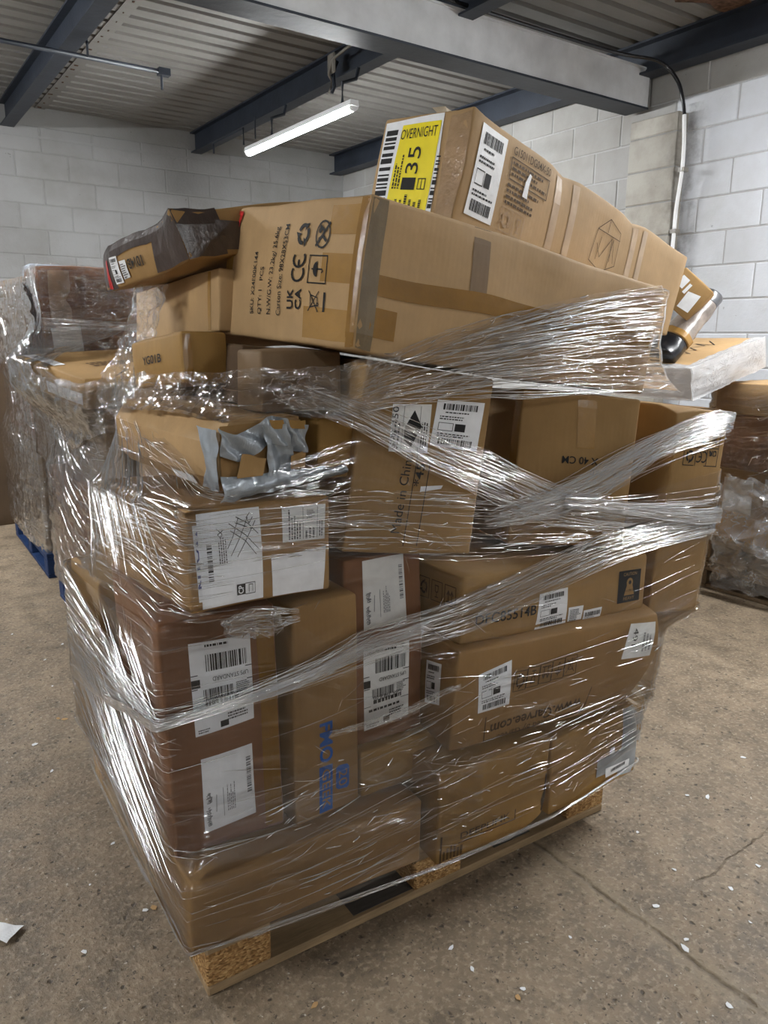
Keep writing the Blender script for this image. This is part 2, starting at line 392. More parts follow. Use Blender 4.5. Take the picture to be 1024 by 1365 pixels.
# ribbed ceiling sheets, ribs run along X
prof = []; y = YMIN
while y < WY + .15:
    prof += [(y, CZ), (y + .098, CZ), (y + .108, CZ + .035), (y + .135, CZ + .035)]; y += .145
v = []; f = []
for (yy, zz) in prof: v += [(XMIN, yy, zz), (WX + .2, yy, zz)]
for i in range(len(prof) - 1): f.append((2 * i, 2 * i + 1, 2 * i + 3, 2 * i + 2))
ceil = link('ceiling', mesh('ceiling', v, f), SHEET); tag(ceil, kind='structure')
MB().box(XMIN, WX + .2, YMIN, WY + .2, CZ + .06, CZ + .1).build('roof_deck', STEELP, ceil)
MB().box(1.50, 1.58, YMIN, WY, CZ - .004, CZ + .001).build('sheet_lap', SHEET, ceil)
rv = MB()
yy = 3.7
while yy < WY:
    a = rnd.uniform(0, 6); r = rnd.uniform(.003, .009)
    rv.box(1.535 + rnd.uniform(-.02, .02) - r, 1.535 + r, yy - r, yy + r * 1.6, CZ - .007, CZ - .003); yy += rnd.uniform(.09, .22)
rv.build('rusty_fixings', RUST, ceil)
# a corroded patch where the sheet meets the wall beam
n = 26; ctr = (4.08, 2.78); pv = []
for k in range(n):
    a = 2 * math.pi * k / n; r = .20 + .07 * math.sin(3 * a + 1) + rnd.uniform(-.035, .035)
    pv.append((ctr[0] + r * 1.3 * math.cos(a), ctr[1] + r * .75 * math.sin(a), CZ - .006))
pv += [(x, y, CZ + .004) for x, y, _ in pv]
pf = [tuple(range(n))[::-1], tuple(range(n, 2 * n))] + [(k, (k + 1) % n, n + (k + 1) % n, n + k) for k in range(n)]
link('rust_patch', mesh('rust_patch', pv, pf), RUST, ceil)

def i_beam(name, xc, y0, y1, zb, zt, wd, mat, label, t=.012):
    r = empty(name, (xc, y0, zb))
    L_ = y1 - y0; h = zt - zb
    MB().box(-wd / 2, wd / 2, 0, L_, 0, t).build('bottom_flange', mat, r)
    MB().box(-wd / 2, wd / 2, 0, L_, h - t, h).build('top_flange', mat, r)
    MB().box(-.005, .005, 0, L_, t, h - t).build('web', mat, r)
    tag(r, label, 'beam', 'steel roof beams'); return r
i_beam('steel_beam', 1.28, YMIN, WY, 2.965, CZ, .10, STEELP, 'dark steel roof beam nearest the left edge, crossed by the thin pipe')
i_beam('steel_beam', 2.87, YMIN, WY, 2.965, CZ, .10, STEELP, 'dark steel roof beam that the lit tube lamp hangs beside')
i_beam('steel_beam', 4.36, YMIN, WY, 2.95, CZ, .13, STEELP, 'dark steel roof beam running along the top of the right wall')
bm_ = empty('main_beam', (XMIN, 3.44, 2.765))
MB().box(0, 4.40 - XMIN, 0, .02, .012, .225).build('side_plate', BEAMG, bm_)
MB().box(0, 4.40 - XMIN, -.008, .17, 0, .012).build('bottom_flange', STEELP, bm_)
MB().box(0, 4.40 - XMIN, -.006, .17, .225, .237).build('top_flange', BEAMG, bm_)
MB().box(0, 4.40 - XMIN, .15, .17, .012, .225).build('rear_plate', STEELP, bm_)
tag(bm_, 'deep light grey main beam crossing the ceiling and resting on the wall pier', 'beam')
# pier under the main beam
PIERM = m_block('pier_concrete', (.50, .48, .43), (.20, .17, .135), .95, True)
pier = empty('trim_1', (4.36, 3.17, 0)); tag(pier, kind='structure')
for j in range(14):
    z0 = j * .2025 - .04; z1 = z0 + .196
    if z1 > 2.70: z1 = 2.70
    if z0 > 2.68: break
    o = MB().box(0, .11, 0, .36, max(0, z0), z1).build('block', PIERM, pier, bevel=.006)
MB().box(.006, .11, .006, .354, 0, 2.695).build('mortar', MORT_BACK, pier)
# cable down the pier
def spline(pts, n=8):
    P = [Vector(p) for p in pts]; out = []
    for i in range(len(P) - 1):
        a, b, c_, d = P[max(i - 1, 0)], P[i], P[i + 1], P[min(i + 2, len(P) - 1)]
        for k in range(n):
            t = k / n; out.append(.5 * ((2 * b) + (c_ - a) * t + (2 * a - 5 * b + 4 * c_ - d) * t * t + (3 * b - a - 3 * c_ + d) * t ** 3))
    return out + [P[-1]]
cb = empty('wall_cable', (4.3, 3.1, 1.8))
off = Vector((-4.3, -3.1, -1.8))
pts = [(2.3, 3.42, 3.02), (3.2, 3.42, 3.015), (4.0, 3.40, 3.012), (4.24, 3.26, 2.97), (4.31, 3.17, 2.86), (4.33, 3.13, 2.74), (4.335, 3.115, 2.66)]
MB().tube([p + off for p in spline(pts)], .011, 8).build('black_cable', BLACKPL, cb, True)
pts = [(4.335, 3.115, 2.66), (4.335, 3.10, 2.5), (4.34, 3.10, 2.35), (4.36, 3.13, 2.15), (4.37, 3.14, 2.0), (4.37, 3.14, 1.2)]
MB().tube([p + off for p in spline(pts)], .012, 8).build('white_conduit', WHITEPL, cb, True)
for p in ((4.345, 3.1, 2.35), (4.37, 3.14, 2.0)):
    q = Vector(p) + off; MB().box(q.x - .016, q.x + .03, q.y - .02, q.y + .02, q.z - .012, q.z + .012).build('clip', ZINC, cb)
tag(cb, 'black and white cable running down beside the concrete wall pier', 'cable')
# thin conduit on the left
pp = empty('ceiling_pipe', (1.28, 5.0, 2.9)); 
MB().tube([(-2.5, .1, .02), (.52, .0, 0)], .014, 8).build('pipe', STEELP, pp, True)
MB().box(.48, .55, -.025, .025, -.02, .02).build('end_cap', STEELP, pp)
MB().tube([(.5, 0, 0), (.5, 0, -.10)], .008, 8).build('drop_rod', STEELP, pp)
MB().tube([(.07, 0, .22), (.07, 0, 0)], .007, 8).build('hanger', STEELP, pp)
tag(pp, 'thin dark pipe hung across the left roof beam with a short drop', 'pipe')
# hook and brackets beside the lamp
hk = empty('ceiling_hook', (2.80, 4.62, 2.95))
MB().tube([(0, 0, .10), (-.03, 0, .03), (-.02, .0, -.05), (-.04, 0, -.09)], .012, 8).build('hook', STEELP, hk, True)
MB().box(-.05, -.03, -.045, .045, .02, .14).build('plate', ZINC, hk, bevel=.01)
MB().tube([(-.04, -.9, .19), (-.045, -.02, .10), (-.06, .0, .01), (-.02, .03, -.01), (-.05, .02, -.09)], .009, 8).build('rod', ZINC, hk, True)
tag(hk, 'rusty hook and plate clamped to the beam above the lamp', 'hook')
bk = empty('pipe_bracket', (2.80, 6.2, 2.93))
MB().tube([(-.05, .35, -.10), (-.05, .35, -.02), (-.05, -.25, -.02), (-.05, -.25, -.14)], .008, 8).build('rod', STEELP, bk)
MB().tube([(-.02, -.4, .04), (-.02, -.4, -.12)], .006, 8).build('hanger', STEELP, bk)
tag(bk, 'thin bent steel bracket under the beam left of the lamp', 'bracket')

# ------------------------------------------------------------------ batten lamps
def m_emit(strength):
    m, nt, o = new_mat('lit_diffuser'); e = N(nt, 'Emission'); e.inputs[0].default_value = (.97, .99, 1, 1); e.inputs[1].default_value = strength
    nt.links.new(e.outputs[0], o.inputs[0]); return m
def batten(x, y, k, label):
    L_ = 1.50; z = 2.70
    r = empty('tube_lamp', (x, y, z))
    poly = [(.027 * math.cos(a), .026 * math.sin(a)) for a in [math.pi + i * math.pi / 8 for i in range(9)]]
    MB().prism(poly, -L_ / 2, L_ / 2).build('diffuser', m_emit(TUBE * k), r, True)
    MB().prism([(-.034, .002), (.034, .002), (.028, .035), (-.028, .035)], -L_ / 2 - .01, L_ / 2 + .01).build('housing', WHITEPL, r)
    for s in (-1, 1): MB().prism([(p[0] * 1.06, p[1] * 1.06) for p in poly], s * L_ / 2 - .012, s * L_ / 2 + .012).build('end_cap', WHITEPL, r)
    for s in (-.62, .35):
        MB().tube([(0, s, .04), (0, s, .16), (.10, s, .20), (.12, s, .27)], .012, 8).build('hanger', STEELP, r)
    tag(r, label, 'lamp', 'ceiling tube lamps'); return r
LL = ['lit white tube lamp hanging from the ceiling beam', 'tube lamp hanging outside the picture by the right wall', 'tube lamp hanging outside the picture at the back left',
      'tube lamp hanging behind the viewer on the left', 'tube lamp hanging far left by the side wall', 'tube lamp hanging behind the viewer on the right']
for (x, y, k), lb in zip(LAMPS, LL): batten(x, y, k, lb)

# ------------------------------------------------------------------ cartons
def rot(r):
    a, b, c = (math.radians(q) for q in r)
    return Matrix.Rotation(c, 3, 'Z') @ Matrix.Rotation(b, 3, 'Y') @ Matrix.Rotation(a, 3, 'X')
BOXES = {}
def smooth01(t): t = max(0, min(1, t)); return t * t * (3 - 2 * t)
class Carton:
    def __init__(s, name, rt, T, D, mat, label, group='cartons stacked on the front pallet', bulge=.006, amp=.004, r=.007, seed=0, crush=(), objname='cardboard_box', bend=0, wrapped=True, step=.035, key=None, uvk=1.0):
        s.uvk = uvk
        s.D = D; s.bulge = bulge; s.amp = amp; s.r = min(r, min(D) * .2); s.seed = seed; s.crush = crush; s.bend = bend
        s.mw = Matrix.Translation(Vector(T)) @ rot(rt).to_4x4()
        s.ob = link(objname, s.body(step), CARD[mat] if isinstance(mat, str) else mat, None, s.mw)
        tag(s.ob, label, 'box', group)
        s.key = key or name; BOXES[s.key] = s; s.wrapped = wrapped
    def deform(s, p):
        L, W, H = s.D; r = s.r
        q = Vector((min(max(p.x, r), L - r), min(max(p.y, r), W - r), min(max(p.z, r), H - r)))
        d = p - q
        if d.length > 1e-9: p = q + d.normalized() * min(d.length, r)
        n = [2 * p.x / L - 1, 2 * p.y / W - 1, 2 * p.z / H - 1]
        e = [1 - min(1, t * t) for t in n]
        out = Vector((s.bulge * n[0] ** 3 * e[1] * e[2], s.bulge * n[1] ** 3 * e[0] * e[2], s.bulge * n[2] ** 3 * e[0] * e[1]))
        k = p * 5.0 + Vector((s.seed * 3.7, s.seed * 1.9, s.seed * 5.3))
        out += mnoise.noise_vector(k) * s.amp
        for c, rad, vec in s.crush:
            cc = Vector((c[0] * L, c[1] * W, c[2] * H)); t = (p - cc).length / rad
            if t < 1: out += Vector(vec) * (1 - t) ** 1.5
        if s.bend: out.z -= s.bend * max(0, (p.x / L - .45)) ** 2 * 3.3
        return p + out
    def body(s, step):
        L, W, H = s.D; r = s.r
        def ax(l):
            n = max(2, int((l - 2 * r) / step)); return [0, r * .35, r] + [r + (l - 2 * r) * i / n for i in range(1, n)] + [l - r, l - r * .35, l]
        X, Y, Z = ax(L), ax(W), ax(H); idx = {}; v = []; f = []
        def vi(i, j, k):
            q = (i, j, k)
            if q not in idx:
                idx[q] = len(v); v.append(s.deform(Vector((X[i], Y[j], Z[k]))))
            return idx[q]
        nx, ny, nz = len(X) - 1, len(Y) - 1, len(Z) - 1
        for i in range(nx):
            for j in range(ny):
                f.append((vi(i, j, 0), vi(i, j + 1, 0), vi(i + 1, j + 1, 0), vi(i + 1, j, 0)))
                f.append((vi(i, j, nz), vi(i + 1, j, nz), vi(i + 1, j + 1, nz), vi(i, j + 1, nz)))
        for i in range(nx):
            for k in range(nz):
                f.append((vi(i, 0, k), vi(i + 1, 0, k), vi(i + 1, 0, k + 1), vi(i, 0, k + 1)))
                f.append((vi(i, ny, k), vi(i, ny, k + 1), vi(i + 1, ny, k + 1), vi(i + 1, ny, k)))
        for j in range(ny):
            for k in range(nz):
                f.append((vi(0, j, k), vi(0, j, k + 1), vi(0, j + 1, k + 1), vi(0, j + 1, k)))
                f.append((vi(nx, j, k), vi(nx, j + 1, k), vi(nx, j + 1, k + 1), vi(nx, j, k + 1)))
        return mesh('cardboard_box', v, f, True)
    # face coordinates: u to the right and v up as seen from outside
    def at(s, face, u, v_, off):
        L, W, H = s.D
        if s.uvk != 1:
            v_ *= s.uvk; u = W - (W - u) * s.uvk if face == 'L' else u * s.uvk
        if face == 'L': p = Vector((0, W - u, v_)); n = Vector((-1, 0, 0))
        elif face == 'R': p = Vector((u, 0, v_)); n = Vector((0, -1, 0))
        elif face == 'T': p = Vector((u, v_, H)); n = Vector((0, 0, 1))
        elif face == 'E': p = Vector((L, u, v_)); n = Vector((1, 0, 0))
        elif face == 'B': p = Vector((u, v_, 0)); n = Vector((0, 0, -1))
        L2 = Vector((min(max(p.x, 0), L), min(max(p.y, 0), W), min(max(p.z, 0), H)))
        over = p - L2
        return s.deform(L2) + over + n * off
    def patch(s, name, face, quad, mat, off=.0012, parent=None, label=None, jag=0, n=None):
        """a sheet (label, tape) laid on a face; quad = (u0,v0,u1,v1) or four (u,v) corners TL,TR,BR,BL"""
        if len(quad) == 4 and not hasattr(quad[0], '__len__'):
            u0, v0, u1, v1 = quad; quad = ((u0, v1), (u1, v1), (u1, v0), (u0, v0))
        (a, b, c, d) = [Vector((*q, 0)) for q in quad]
        nu = n or max(2, int((b - a).length / .03)); nv = n or max(2, int((a - d).length / .03))
        v = []; f = []
        for j in range(nv + 1):
            for i in range(nu + 1):
                s_, t = i / nu, j / nv
                p = (a * (1 - s_) + b * s_) * t + (d * (1 - s_) + c * s_) * (1 - t)
                if jag and (i in (0, nu) or j in (0, nv)): p += Vector((rnd.uniform(-jag, jag), rnd.uniform(-jag, jag), 0))
                v.append(s.at(face, p.x, p.y, off))
        for j in range(nv):
            for i in range(nu):
                k = j * (nu + 1) + i; f.append((k, k + 1, k + nu + 2, k + nu + 1))
        ob = link(name, mesh(name, v, f), mat, parent or s.ob)
        if label: ob['label'] = label
        return ob
    def flat(s, name, face, polys, mat, off=.002, parent=None, xf=None, label=None):
        """flat print: a list of (u,v) polygons, optionally transformed by xf"""
        v = []; f = []
        for p in polys:
            b = len(v)
            for q in p:
                if xf: q = xf(*q)
                v.append(s.at(face, q[0], q[1], off))
            f.append(tuple(range(b, b + len(p))))
        ob = link(name, mesh(name, v, f), mat, parent or s.ob)
        if name in ('printed_marks', 'printed_lines'): ob['kind'] = 'stuff'
        if label: ob['label'] = label
        return ob
    def text(s, face, txt, uv, h, mat, ang=0, width=None, off=.002, parent=None, bold=0, name='printed_text', spacing=1.0):
        """uv = lower-left of the text in its own reading direction, h = capital height, ang = rotation in degrees"""
        vs, fs, wd = text_mesh(txt, bold, spacing)
        k = h / .70; kx = k if width is None else width / max(wd, 1e-4)
        ca, sa = math.cos(math.radians(ang)), math.sin(math.radians(ang))
        v = [s.at(face, uv[0] + x * kx * ca - y * k * sa, uv[1] + x * kx * sa + y * k * ca, off) for x, y in vs]
        return link(name, mesh(name, v, fs), mat, parent or s.ob)
_tc = {}
def text_mesh(txt, bold, spacing):
    key = (txt, bold, spacing)
    if key not in _tc:
        c = bpy.data.curves.new('t', 'FONT'); c.body = txt; c.size = 1; c.offset = bold; c.space_character = spacing; c.resolution_u = 3
        o = bpy.data.objects.new('t', c); COL.objects.link(o)
        bpy.context.view_layer.update()
        me = bpy.data.meshes.new_from_object(o.evaluated_get(bpy.context.evaluated_depsgraph_get()))
        vs = [(p.co.x, p.co.y) for p in me.vertices]; fs = [tuple(p.vertices) for p in me.polygons]
        wd = max([x for x, _ in vs] + [.01])
        bpy.data.objects.remove(o); bpy.data.curves.remove(c); bpy.data.meshes.remove(me)
        _tc[key] = (vs, fs, wd)
    return _tc[key]
def rect(u0, v0, u1, v1): return [(u0, v0), (u1, v0), (u1, v1), (u0, v1)]
def strokes(lines, w):
    out = []
    for ln in lines:
        for a, b in zip(ln[:-1], ln[1:]):
            dx, dy = b[0] - a[0], b[1] - a[1]; l = math.hypot(dx, dy) or 1e-6
            nx, ny = -dy / l * w / 2, dx / l * w / 2; ex, ey = dx / l * w * .3, dy / l * w * .3
            out.append([(a[0] + nx - ex, a[1] + ny - ey), (a[0] - nx - ex, a[1] - ny - ey), (b[0] - nx + ex, b[1] - ny + ey), (b[0] + nx + ex, b[1] + ny + ey)])
    return out
def arc(cx, cy, r, a0, a1, n=14): return [(cx + r * math.cos(math.radians(a0 + (a1 - a0) * i / n)), cy + r * math.sin(math.radians(a0 + (a1 - a0) * i / n))) for i in range(n + 1)]
def frame_lines(u0, v0, u1, v1): return [[(u0, v0), (u1, v0), (u1, v1), (u0, v1), (u0, v0)]]
# icons in a unit square, drawn as stroke polygons
def ic_recycle():
    p = []
    for k in range(3):
        a = 90 + 120 * k
        p += strokes([arc(.5, .5, .34, a + 22, a + 88, 5)], .15)
        c = math.radians(a + 108); cx, cy = .5 + .34 * math.cos(c), .5 + .34 * math.sin(c); d = c + math.pi / 2
        p.append([(cx + .2 * math.cos(c), cy + .2 * math.sin(c)), (cx - .2 * math.cos(c), cy - .2 * math.sin(c)), (cx + .2 * math.cos(d), cy + .2 * math.sin(d))])
    return p
def ic_ce(): return strokes([arc(.22, .5, .36, 60, 300, 12)], .10) + strokes([arc(.84, .5, .36, 60, 300, 12), [(.5, .5), (.78, .5)]], .10)
def ic_umbrella():
    d = [(.5 + .32 * math.cos(math.radians(a)), .52 + .30 * math.sin(math.radians(a))) for a in range(0, 181, 20)]
    return [d] + strokes([[(.5, .9), (.5, .15), (.42, .10), (.36, .17)]], .06)
def ic_bin(): return strokes([[(.25, .75), (.35, .2), (.65, .2), (.75, .75), (.25, .75)], [(.1, .9), (.9, .1)], [(.1, .1), (.9, .9)], arc(.38, .14, .06, 0, 360, 8)], .05)
def ic_person(): return strokes([arc(.5, .5, .42, 0, 360, 18)], .06) + strokes([[(.3, .25), (.45, .5), (.62, .45), (.75, .7)], [(.45, .5), (.35, .7)], [(.15, .85), (.85, .15)]], .10) + [arc(.62, .70, .09, 0, 330, 8)]
def ic_arrows(): return strokes([[(.3, .15), (.3, .7)], [(.7, .15), (.7, .7)], [(.15, .55), (.3, .8), (.45, .55)], [(.55, .55), (.7, .8), (.85, .55)], [(.1, .1), (.9, .1)]], .08)
def ic_glass(): return strokes([[(.3, .85), (.35, .5), (.5, .42), (.65, .5), (.7, .85), (.3, .85)], [(.5, .42), (.5, .15)], [(.32, .13), (.68, .13)]], .07)
def place(polys, u, v, su, sv, ang=0):
    ca, sa = math.cos(math.radians(ang)), math.sin(math.radians(ang))
    r = []
    for p in polys:
        q = []
        for x, y in p:
            x = (x - .5) * su; y = (y - .5) * sv; q.append((u + x * ca - y * sa, v + x * sa + y * ca))
        r.append(q)
    return r
def barcode(u0, v0, u1, v1, vertical=False, n=34):
    out = []; t = 0; tot = []
    while t < 1:
        wv = rnd.choice((1, 1, 2, 3)) / (n * 1.6); g = rnd.choice((1, 1, 2)) / (n * 1.6)
        tot.append((t, min(1, t + wv))); t += wv + g
    for a, b in tot:
        out.append(rect(u0 + (u1 - u0) * a, v0, u0 + (u1 - u0) * b, v1) if not vertical else rect(u0, v0 + (v1 - v0) * a, u1, v0 + (v1 - v0) * b))
    return out
def fine(u0, v0, u1, v1, rows, vertical=False, fill=.5):
    """rows of tiny illegible print as short dashes"""
    out = []
    for r in range(rows):
        t = 0; end = rnd.uniform(.55, 1)
        while t < end:
            wv = rnd.uniform(.03, .12)
            a, b = t, min(end, t + wv); t = b + .025
            if not vertical:
                y0 = v0 + (v1 - v0) * (r + .5 - fill / 2) / rows; y1 = v0 + (v1 - v0) * (r + .5 + fill / 2) / rows
                out.append(rect(u0 + (u1 - u0) * a, y0, u0 + (u1 - u0) * b, y1))
            else:
                x0 = u0 + (u1 - u0) * (r + .5 - fill / 2) / rows; x1 = u0 + (u1 - u0) * (r + .5 + fill / 2) / rows
                out.append(rect(x0, v0 + (v1 - v0) * a, x1, v0 + (v1 - v0) * b))
    return out
def pen(u0, v0, u1, v1, n):
    """a run of loose handwriting strokes climbing the sheet"""
    out = []; h = (v1 - v0) / n
    for k in range(n):
        y = v0 + k * h; a, b = rnd.uniform(0, .3), rnd.uniform(.6, 1)
        x = lambda t: u0 + (u1 - u0) * t
        out.append([(x(a), y + h * rnd.uniform(0, .3)), (x((a + b) / 2), y + h * rnd.uniform(-.2, .6)), (x(b), y + h * rnd.uniform(.3, .9)), (x(rnd.uniform(.3, .7)), y + h * rnd.uniform(.5, 1.1))])
    return out
def quadmap(quad):
    if not hasattr(quad[0], '__len__'):
        u0, v0, u1, v1 = quad; quad = ((u0, v1), (u1, v1), (u1, v0), (u0, v0))
    a, b, c, d = quad
    def m(x, y):
        return tuple((a[i] * (1 - x) + b[i] * x) * y + (d[i] * (1 - x) + c[i] * x) * (1 - y) for i in (0, 1))
    return m
def ship_label(bx, face, quad, style, mat=None, off=.0015, name='shipping_label'):
    lb = bx.patch(name, face, quad, mat or PAPER, off)
    m = quadmap(quad); P = []
    if style == 'wide':      # carton routing label: barcode, box mark, barcode
        P = barcode(.14, .80, .86, .93) + fine(.2, .72, .8, .77, 1) + fine(.1, .58, .7, .68, 2) + [rect(.44, .36, .66, .52)] + strokes([[(.1, .36), (.4, .36), (.4, .52), (.1, .52), (.1, .36)]], .012) + fine(.1, .22, .9, .31, 2) + barcode(.14, .06, .86, .19)
    elif style == 'std':     # courier label seen upside down
        P = fine(.25, .93, .8, .98, 1) + barcode(.25, .68, .92, .86) + [rect(0, .65, 1, .66), rect(0, .52, .14, .61), rect(0, .50, 1, .51)] + barcode(.18, .38, .66, .49) + fine(.2, .30, .9, .36, 1, fill=.8) + fine(.72, .37, .95, .5, 6) + [rect(0, .28, 1, .287)] + fine(.1, .20, .95, .26, 1) + fine(.55, .08, .95, .18, 3) + [rect(.42, .03, .56, .10)] + fine(.05, .02, .35, .07, 2)
    elif style == 'note':    # mostly blank sheet with a side barcode and handwriting
        P = barcode(.86, .35, .95, .85, True) + fine(.45, .2, .62, .62, 5, True) + [rect(.38, .15, .39, .55)] + strokes(pen(.05, .08, .16, .34, 11) + pen(.06, .40, .18, .54, 7) + [[(.24, .25), (.255, .48)]], .013)
    elif style == 'plain': P = []
    elif style == 'small': P = fine(.1, .15, .9, .85, 6) + barcode(.1, .02, .6, .12)
    elif style == 'tinybar': P = barcode(.08, .3, .92, .75) + fine(.08, .1, .9, .22, 1)
    elif style == 'form': P = fine(.12, .06, .42, .94, 5, True) + [rect(.46, .05, .47, .95), rect(.80, .05, .81, .95)] + fine(.5, .06, .76, .45, 3, True) + fine(.84, .1, .95, .9, 2, True) + fine(.55, .62, .76, .9, 6)
    elif style == 'sketch':
        d = [(.35, .25), (.55, .12), (.78, .55), (.56, .88), (.33, .5)]
        P = [d] + [rect(.72, .04, .73, .96), rect(.29, .04, .30, .96)] + fine(.06, .06, .24, .94, 2, True) + fine(.76, .1, .95, .9, 3, True)
    if P: bx.flat('printed_marks', face, [[m(*q) for q in p] for p in P], INK if style != 'note' else GREYINK, off + .0006, lb)
    return lb, m

def carton(key, rt, T, D, mat, label, **k):
    return Carton(key, rt, T, D, mat, label, key=key, **k)
#@FILMCODE-POSES
c = carton('A', (-.2, .4, -2.5), (.413, 1.254, .151), (.55, .99, .163), 'mid', 'long low plain carton at the bottom front corner of the pallet', seed=1, crush=[((0, 0, 1), .08, (.01, .01, -.01))])
c = carton('E', (.8, -1.2, -5.2), (.418, 1.328, .320), (.232, .45, .503), 'brown', 'dark brown upright carton with two white papers at the front corner', seed=2, bulge=.008)
ship_label(c, 'R', ((.055, .455), (.177, .452), (.174, .272), (.054, .265)), 'std')
c.text('R', 'GBR 398 8-00', (.155, .340), .011, INK, 180, .075, .0028); c.text('R', 'UPS STANDARD', (.168, .382), .009, INK, 180, .072, .0028)
ship_label(c, 'R', ((.060, .215), (.167, .218), (.169, .052), (.061, .04)), 'note')
c.patch('tape_strip', 'R', (.190, .01, .228, .49), TAPEBR if False else TAPE, .001)
c = carton('F', (.7, -1.3, 1.9), (.673, 1.290, .316), (.161, .40, .50), 'mid', 'tall narrow carton with blue lettering beside the dark brown carton', seed=3)
c.text('R', 'FMO', (.060, .228), .030, INKBLUE, -90, .098, bold=.03)
gk = c.flat('printed_block', 'R', [rect(.057, -.002 + .012, .090, .122)], INKBLUE)
c.text('R', 'GEEK', (.064, .116), .020, CARD['mid'], -90, .098, .0028, gk, bold=.008)
tw = c.flat('printed_logo', 'R', [[(.105, .052), (.128, .048), (.133, .054), (.133, .100), (.128, .107), (.105, .111), (.099, .105), (.099, .058)]], INKBLUE)
c.text('R', '20', (.106, .098), .022, CARD['mid'], -90, .040, .0028, tw)
c = carton('D', (-1, -.2, -3), (.845, 1.305, .316), (.226, .40, .112), 'yellow', 'low golden carton wedged between the blue lettered carton and the floor row', seed=4, amp=.006)
c = carton('G', (-1.8, -.1, -3.8), (.824, 1.330, .433), (.201, .40, .442), 'brown', 'dark brown carton with two white papers in the middle of the stack', seed=5)
ship_label(c, 'R', ((.046, .435), (.153, .438), (.156, .28), (.045, .278)), 'note', PAPERD)
ship_label(c, 'R', ((.043, .235), (.162, .228), (.163, .044), (.043, .034)), 'std', PAPERD)
c.text('R', 'GBR 398 8-00', (.142, .116), .010, INK, 180, .075, .0028); c.text('R', 'UPS STANDARD', (.154, .158), .009, INK, 180, .072, .0028)
c = carton('C1', (.3, 0, -3.6), (.977, 1.187, .151), (.340, .90, .238), 'yellow', 'golden carton on the pallet below the upside down web address carton', seed=6, amp=.006, crush=[((1, 0, 0), .1, (0, .02, .01))])
c.text('R', 'DEEPLINK', (.062, .052), .018, INKB, 2, .15, bold=.01)
c.flat('printed_frame', 'R', strokes([[(.06, .042), (.228, .048), (.228, .075)]], .003), INKB)
c.flat('printed_marks', 'R', fine(.015, .008, .075, .045, 6, True, .6) + [rect(.008, .004, .013, .075)], INKB)
c.patch('stain', 'R', (.326, .02, .338, .13), m_plain('dark_scuff', (.07, .05, .03), .8, .2, 40, .5), .001, jag=.006)
c = carton('C2', (.2, .3, 2.4), (1.335, 1.178, .151), (.360, .90, .213), 'yellow', 'golden carton with a grey taped corner at the right end of the pallet', seed=7, amp=.006, crush=[((1, 0, 1), .1, (-.02, .01, 0))])
c.patch('grey_tape', 'R', ((.29, .211), (.358, .211), (.358, .0), (.27, .02)), TAPEGREY, .0015, label='wrinkled grey tape over the carton corner')
c.patch('grey_tape', 'R', ((.175, .10), (.30, .10), (.30, .045), (.175, .05)), TAPEGREY, .0022)
c.patch('grey_tape', 'E', (.0, .01, .2, .18), TAPEGREY, .0015)
lb = c.patch('shipping_label', 'R', ((.211, .066), (.322, .056), (.322, .034), (.216, .036)), PAPER, .003)
c.flat('printed_marks', 'R', barcode(.235, .046, .30, .056), INK, .0036, lb)
c.patch('paper_corner', 'R', (.225, .102, .245, .120), PAPER, .003)
c = carton('S', (4, 2.4, -4.1), (1.025, 1.215, .417), (.671, .55, .2485), 'mid', 'long carton with an upside down web address and two white labels', uvk=.9485, seed=8, crush=[((1, 0, 0), .14, (-.03, .03, .01)), ((1, 0, 1), .08, (0, .02, -.01))])
ship_label(c, 'R', ((.061, .195), (.159, .218), (.170, .096), (.072, .091)), 'wide')
for i, ic in enumerate((ic_recycle, ic_glass, ic_arrows, ic_umbrella, ic_bin)):
    u = .195 + i * .042; q = place(ic(), u, .155 + i * .003, .034, .046, 180)
    c.flat('printed_icon', 'R', q + strokes(frame_lines(u - .020, .128 + i * .003, u + .020, .182 + i * .003), .002), INKB)
c.text('R', 'www.Garvee.com', (.425, .060), .030, INKB, 182, .305, bold=.02)
c.text('R', 'Distributed by Garvee', (.392, .026), .016, INKB, 183, .245)
c.flat('printed_frame', 'R', strokes([[(.10, .075), (.105, .006), (.44, .014), (.455, .085)]], .003), INKB)
lb, m = ship_label(c, 'R', ((.575, .25), (.690, .24), (.675, .14), (.555, .150)), 'plain', PAPERD)
c.text('R', '491', (.590, .235), .020, INK, -95, .05, .003, lb)
c.flat('printed_marks', 'R', fine(.63, .16, .67, .23, 3, True), GREYINK, .0026, lb)
ship_label(c, 'L', ((.43, .19), (.49, .205), (.497, .1), (.44, .08)), 'wide')
c = carton('Q', (-2.5, 3.2, -1.4), (1.049, 1.214, .669), (.637, .50, .161), 'tan', 'carton printed DFC85514B with a black caution square', uvk=.9485, seed=9, r=.014)
c.text('R', 'DFC85514B', (.04, .046), .025, INK, 1, .198, bold=.012)
ship_label(c, 'R', ((.246, .100), (.350, .108), (.356, .006), (.242, .004)), 'wide')
ship_label(c, 'R', ((.360, .050), (.415, .050), (.413, .010), (.362, .009)), 'small')
ship_label(c, 'R', ((.418, .034), (.486, .036), (.484, .008), (.420, .006)), 'tinybar')
cq = c.flat('caution_square', 'R', [rect(.545, .035, .640, .128)], INK, .0015, label='black caution square with a weight symbol')
c.text('R', 'CAUTION', (.563, .113), .009, CARD['tan'], 0, .058, .0022, cq)
c.text('R', 'HEAVY', (.568, .042), .010, CARD['tan'], 0, .048, .0022, cq)
c.flat('weight_symbol', 'R', [[(.570, .056), (.614, .056), (.604, .086), (.580, .086)], arc(.592, .092, .014, 0, 345, 14)], CARD['tan'], .0022, cq)
